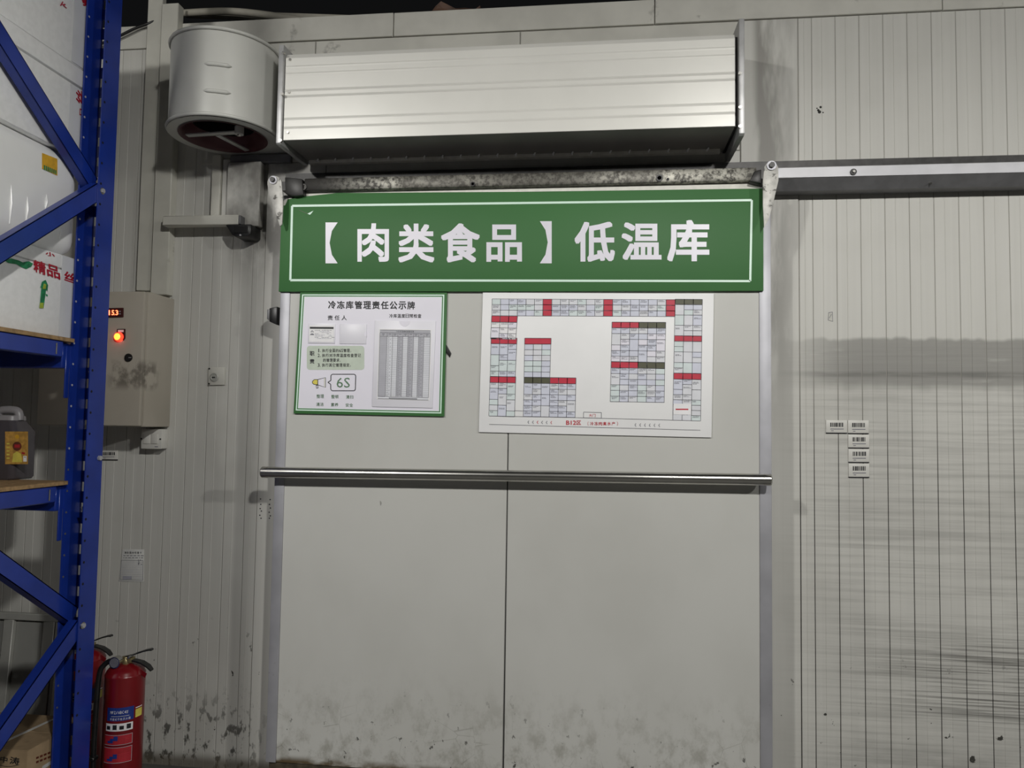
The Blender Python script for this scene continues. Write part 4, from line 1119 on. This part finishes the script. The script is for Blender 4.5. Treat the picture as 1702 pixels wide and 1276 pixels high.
# extinguishers
def extinguisher(x, y, label, s=1.0):
    R = .0685*s; e = thing('fire_extinguisher', (x, y, 0), label, 'extinguisher', 'fire extinguishers by the rack')
    bh = .503*s
    body = link('cylinder', lathe([(0, .006), (R*.9, .006), (R*.93, .0), (R, .012), (R, bh), (R*1.01, bh+.002), (R*1.01, bh+.006), (R*.985, bh+.008), (R*.93, bh+.018), (R*.78, bh+.030), (R*.5, bh+.038), (R*.26, bh+.042), (R*.26, bh+.046)], (x, y, 0), 40), 'red', e)
    zt = bh+.040
    link('neck', lathe([(.019, 0), (.021, .008), (.019, .02), (.014, .03), (0, .032)], (x, y, zt-.005), 20), 'brass', e)
    gx = x-.016
    ga = link('gauge', tube([(gx, y-.022, zt+.014), (gx, y-.046, zt+.014)], .021, 20), 'steel', e)
    link('gauge_face', tube([(gx, y-.0455, zt+.014), (gx, y-.0475, zt+.014)], .017, 20), 'greyink', ga)
    vb = zt+.012
    link('valve', box(x-.014, x+.03, y-.014, y+.014, zt+.004, vb+.012, .004, 2), 'brass', e)
    def blade(pts, wd, th, m, nm):
        bm = bmesh.new(); L = []
        for (px_, pz_), w_ in zip(pts, wd):
            L.append([bm.verts.new((x+px_, y-w_/2, vb+pz_)), bm.verts.new((x+px_, y+w_/2, vb+pz_)), bm.verts.new((x+px_, y+w_/2, vb+pz_-th)), bm.verts.new((x+px_, y-w_/2, vb+pz_-th))])
        for A, B in zip(L, L[1:]):
            for i in range(4): bm.faces.new((A[i], A[(i+1) % 4], B[(i+1) % 4], B[i]))
        bm.faces.new(L[0][::-1]); bm.faces.new(L[-1])
        link(nm, bm_mesh(bm), m, e)
    blade([(-.012, .012), (.02, .020), (.05, .032), (.075, .041), (.095, .046), (.103, .045)], [.012, .02, .024, .026, .024, .016], .005, 'black', 'squeeze_lever')
    blade([(.004, .004), (.035, .004), (.065, -.002), (.09, -.015), (.104, -.028)], [.02, .024, .026, .026, .02], .006, 'black', 'carry_handle')
    link('safety_pin', tube([(x+.028, y-.03, vb+.018), (x+.028, y+.03, vb+.02)], .003, 8), 'steel', e)
    hp = spline([(x-.012, y-.012, vb+.0), (x-.035, y-.02, vb+.004), (x-.066, y-.028, vb-.012), (x-.082, y-.034, vb-.06), (x-.088, y-.036, .30*s), (x-.090, y-.034, .18*s), (x-.092, y-.03, .06)], 6)
    hs = link('hose', tube(hp, .0095, 12), 'black', e)
    link('nozzle', tube([(x-.0925, y-.03, .075), (x-.092, y-.03, .03)], [.011, .0135], 12), 'black', hs)
    link('hose_clip', box(x-.108, x-.078, y-.05, y-.02, .20*s, .215*s, .003, 1), 'black', e)
    link('inspection_tag', extrude([(x+.066, y-.01, bh+.024), (x+.094, y-.016, bh+.012), (x+.088, y-.016, bh-.004), (x+.062, y-.01, bh+.008)], (0, .002, 0)), 'red', e)
    # label wrapped round the cylinder: u = arc length from the centre line facing the camera, v = height
    a0 = math.atan2(-y, -x)
    def mp(u, v, L): an = a0+(u/R); r_ = R+.0006*L; return Vector((x+r_*cos(an), y+r_*sin(an), v))
    p = Print(lambda u, v, L: mp(u, v, L))
    def patch(u0, v0, u1, v1, m, L):
        n = max(1, int(abs(u1-u0)/.008))
        for k in range(n): p.poly([(u0+(u1-u0)*k/n, v0), (u0+(u1-u0)*(k+1)/n, v0), (u0+(u1-u0)*(k+1)/n, v1), (u0+(u1-u0)*k/n, v1)], m, L)
    o = -.012
    zt_ = .405*s
    patch(-.048+o, zt_-.047, .046+o, zt_, 'tagblue', 1)
    patch(-.052+o, zt_-.083, .044+o, zt_-.056, 'cellD', 1)
    patch(.052+o, zt_-.045, .082+o, zt_-.016, 'yellow', 1); patch(.052+o, zt_-.012, .082+o, zt_-.009, 'cellD', 1)
    for v0, v1 in ((zt_-.132, zt_-.096), (zt_-.195, zt_-.14)):
        patch(-.055+o, v0, .044+o, v1, 'labelred', 1)
        for a, b, c, d in ((-.055, v0, .044, v0+.0015), (-.055, v1-.0015, .044, v1), (.0425, v0, .044, v1)): patch(a+o, b, c+o, d, 'cellE', 2)
        for k in range(5): patch(.0+o, v0+.006+k*.006, .038+o, v0+.008+k*.006, 'redink', 2)
        for k, (u, wd) in enumerate(((-.04, .02), (-.03, .026), (-.018, .014))): patch(u+o, v0+.008+k*.008, u+wd+o, v0+.016+k*.008, 'tagblue', 3)
    for k, ch in enumerate('MFZ/ABC4型'):
        vs, fs = glyph(ch, .0); b = len(p.V); u0 = -.034+o+k*.0068; wd = .0056
        p.V += [mp(u0+uu*wd, zt_-.021+vv*.010, 3) for uu, vv in vs]; p.F += [tuple(b+i for i in f) for f in fs]; p.I += [p._m('cellD')]*len(fs)
    for k, ch in enumerate('手提式干粉灭火器'):
        vs, fs = glyph(ch, .0); b = len(p.V); u0 = -.034+o+k*.0088; wd = .0068
        p.V += [mp(u0+uu*wd, zt_-.044+vv*.008, 3) for uu, vv in vs]; p.F += [tuple(b+i for i in f) for f in fs]; p.I += [p._m('cellD')]*len(fs)
    for k in range(4): patch(-.046+o+k*.023, zt_-.077, -.032+o+k*.023, zt_-.064+.004*(k % 2), 'ink', 3)
    patch(-.03+o, zt_-.031, .03+o, zt_-.029, 'cellE', 3)
    p.build('wrapped_label', e)
    return e
ex = PY(206, 1180, 2.66)
extinguisher(ex.x, 2.66, 'red fire extinguisher standing clear of the blue rack post')
ex = PY(140, 1180, 2.80)
extinguisher(ex.x, 2.80, 'red fire extinguisher half hidden behind the blue rack post')

# grey metal frame leaning on the wall
fr_ = thing('panel_frame', (-2.45, 2.93, 0), 'grey metal panel frame leaning against the wall behind the rack', 'frame')
def fpart(name, x0, x1, z0, z1, t, m, off=0):
    me = box(x0, x1, 2.945+off, 2.945+off+t, z0, z1, .002, 1)
    me.transform(Matrix.Translation((0, 2.945, 0)) @ Matrix.Rotation(radians(-4), 4, 'X') @ Matrix.Translation((0, -2.945, 0)))
    return link(name, me, m, fr_)
fz = PY(40, 1022, 2.96).z
fpart('top_rail', -2.86, -2.275, fz-.028, fz, .03, 'framegrey')
fpart('stile', -2.345, -2.295, .0, fz-.029, .03, 'framegrey'); fpart('stile', -2.53, -2.485, 0, fz-.029, .03, 'framegrey'); fpart('stile', -2.86, -2.81, 0, fz-.029, .03, 'framegrey')
fpart('stile', -2.290, -2.275, 0, fz-.029, .022, 'framegrey')
fpart('panel_sheet', -2.484, -2.346, .0, fz-.036, .006, 'framepanel', .018); fpart('panel_sheet', -2.81, -2.531, 0, fz-.036, .006, 'framepanel', .018)

for o in bpy.data.objects:
    if '_b' in o: del o['_b']
for me in list(bpy.data.meshes):
    me.name = 'mesh'
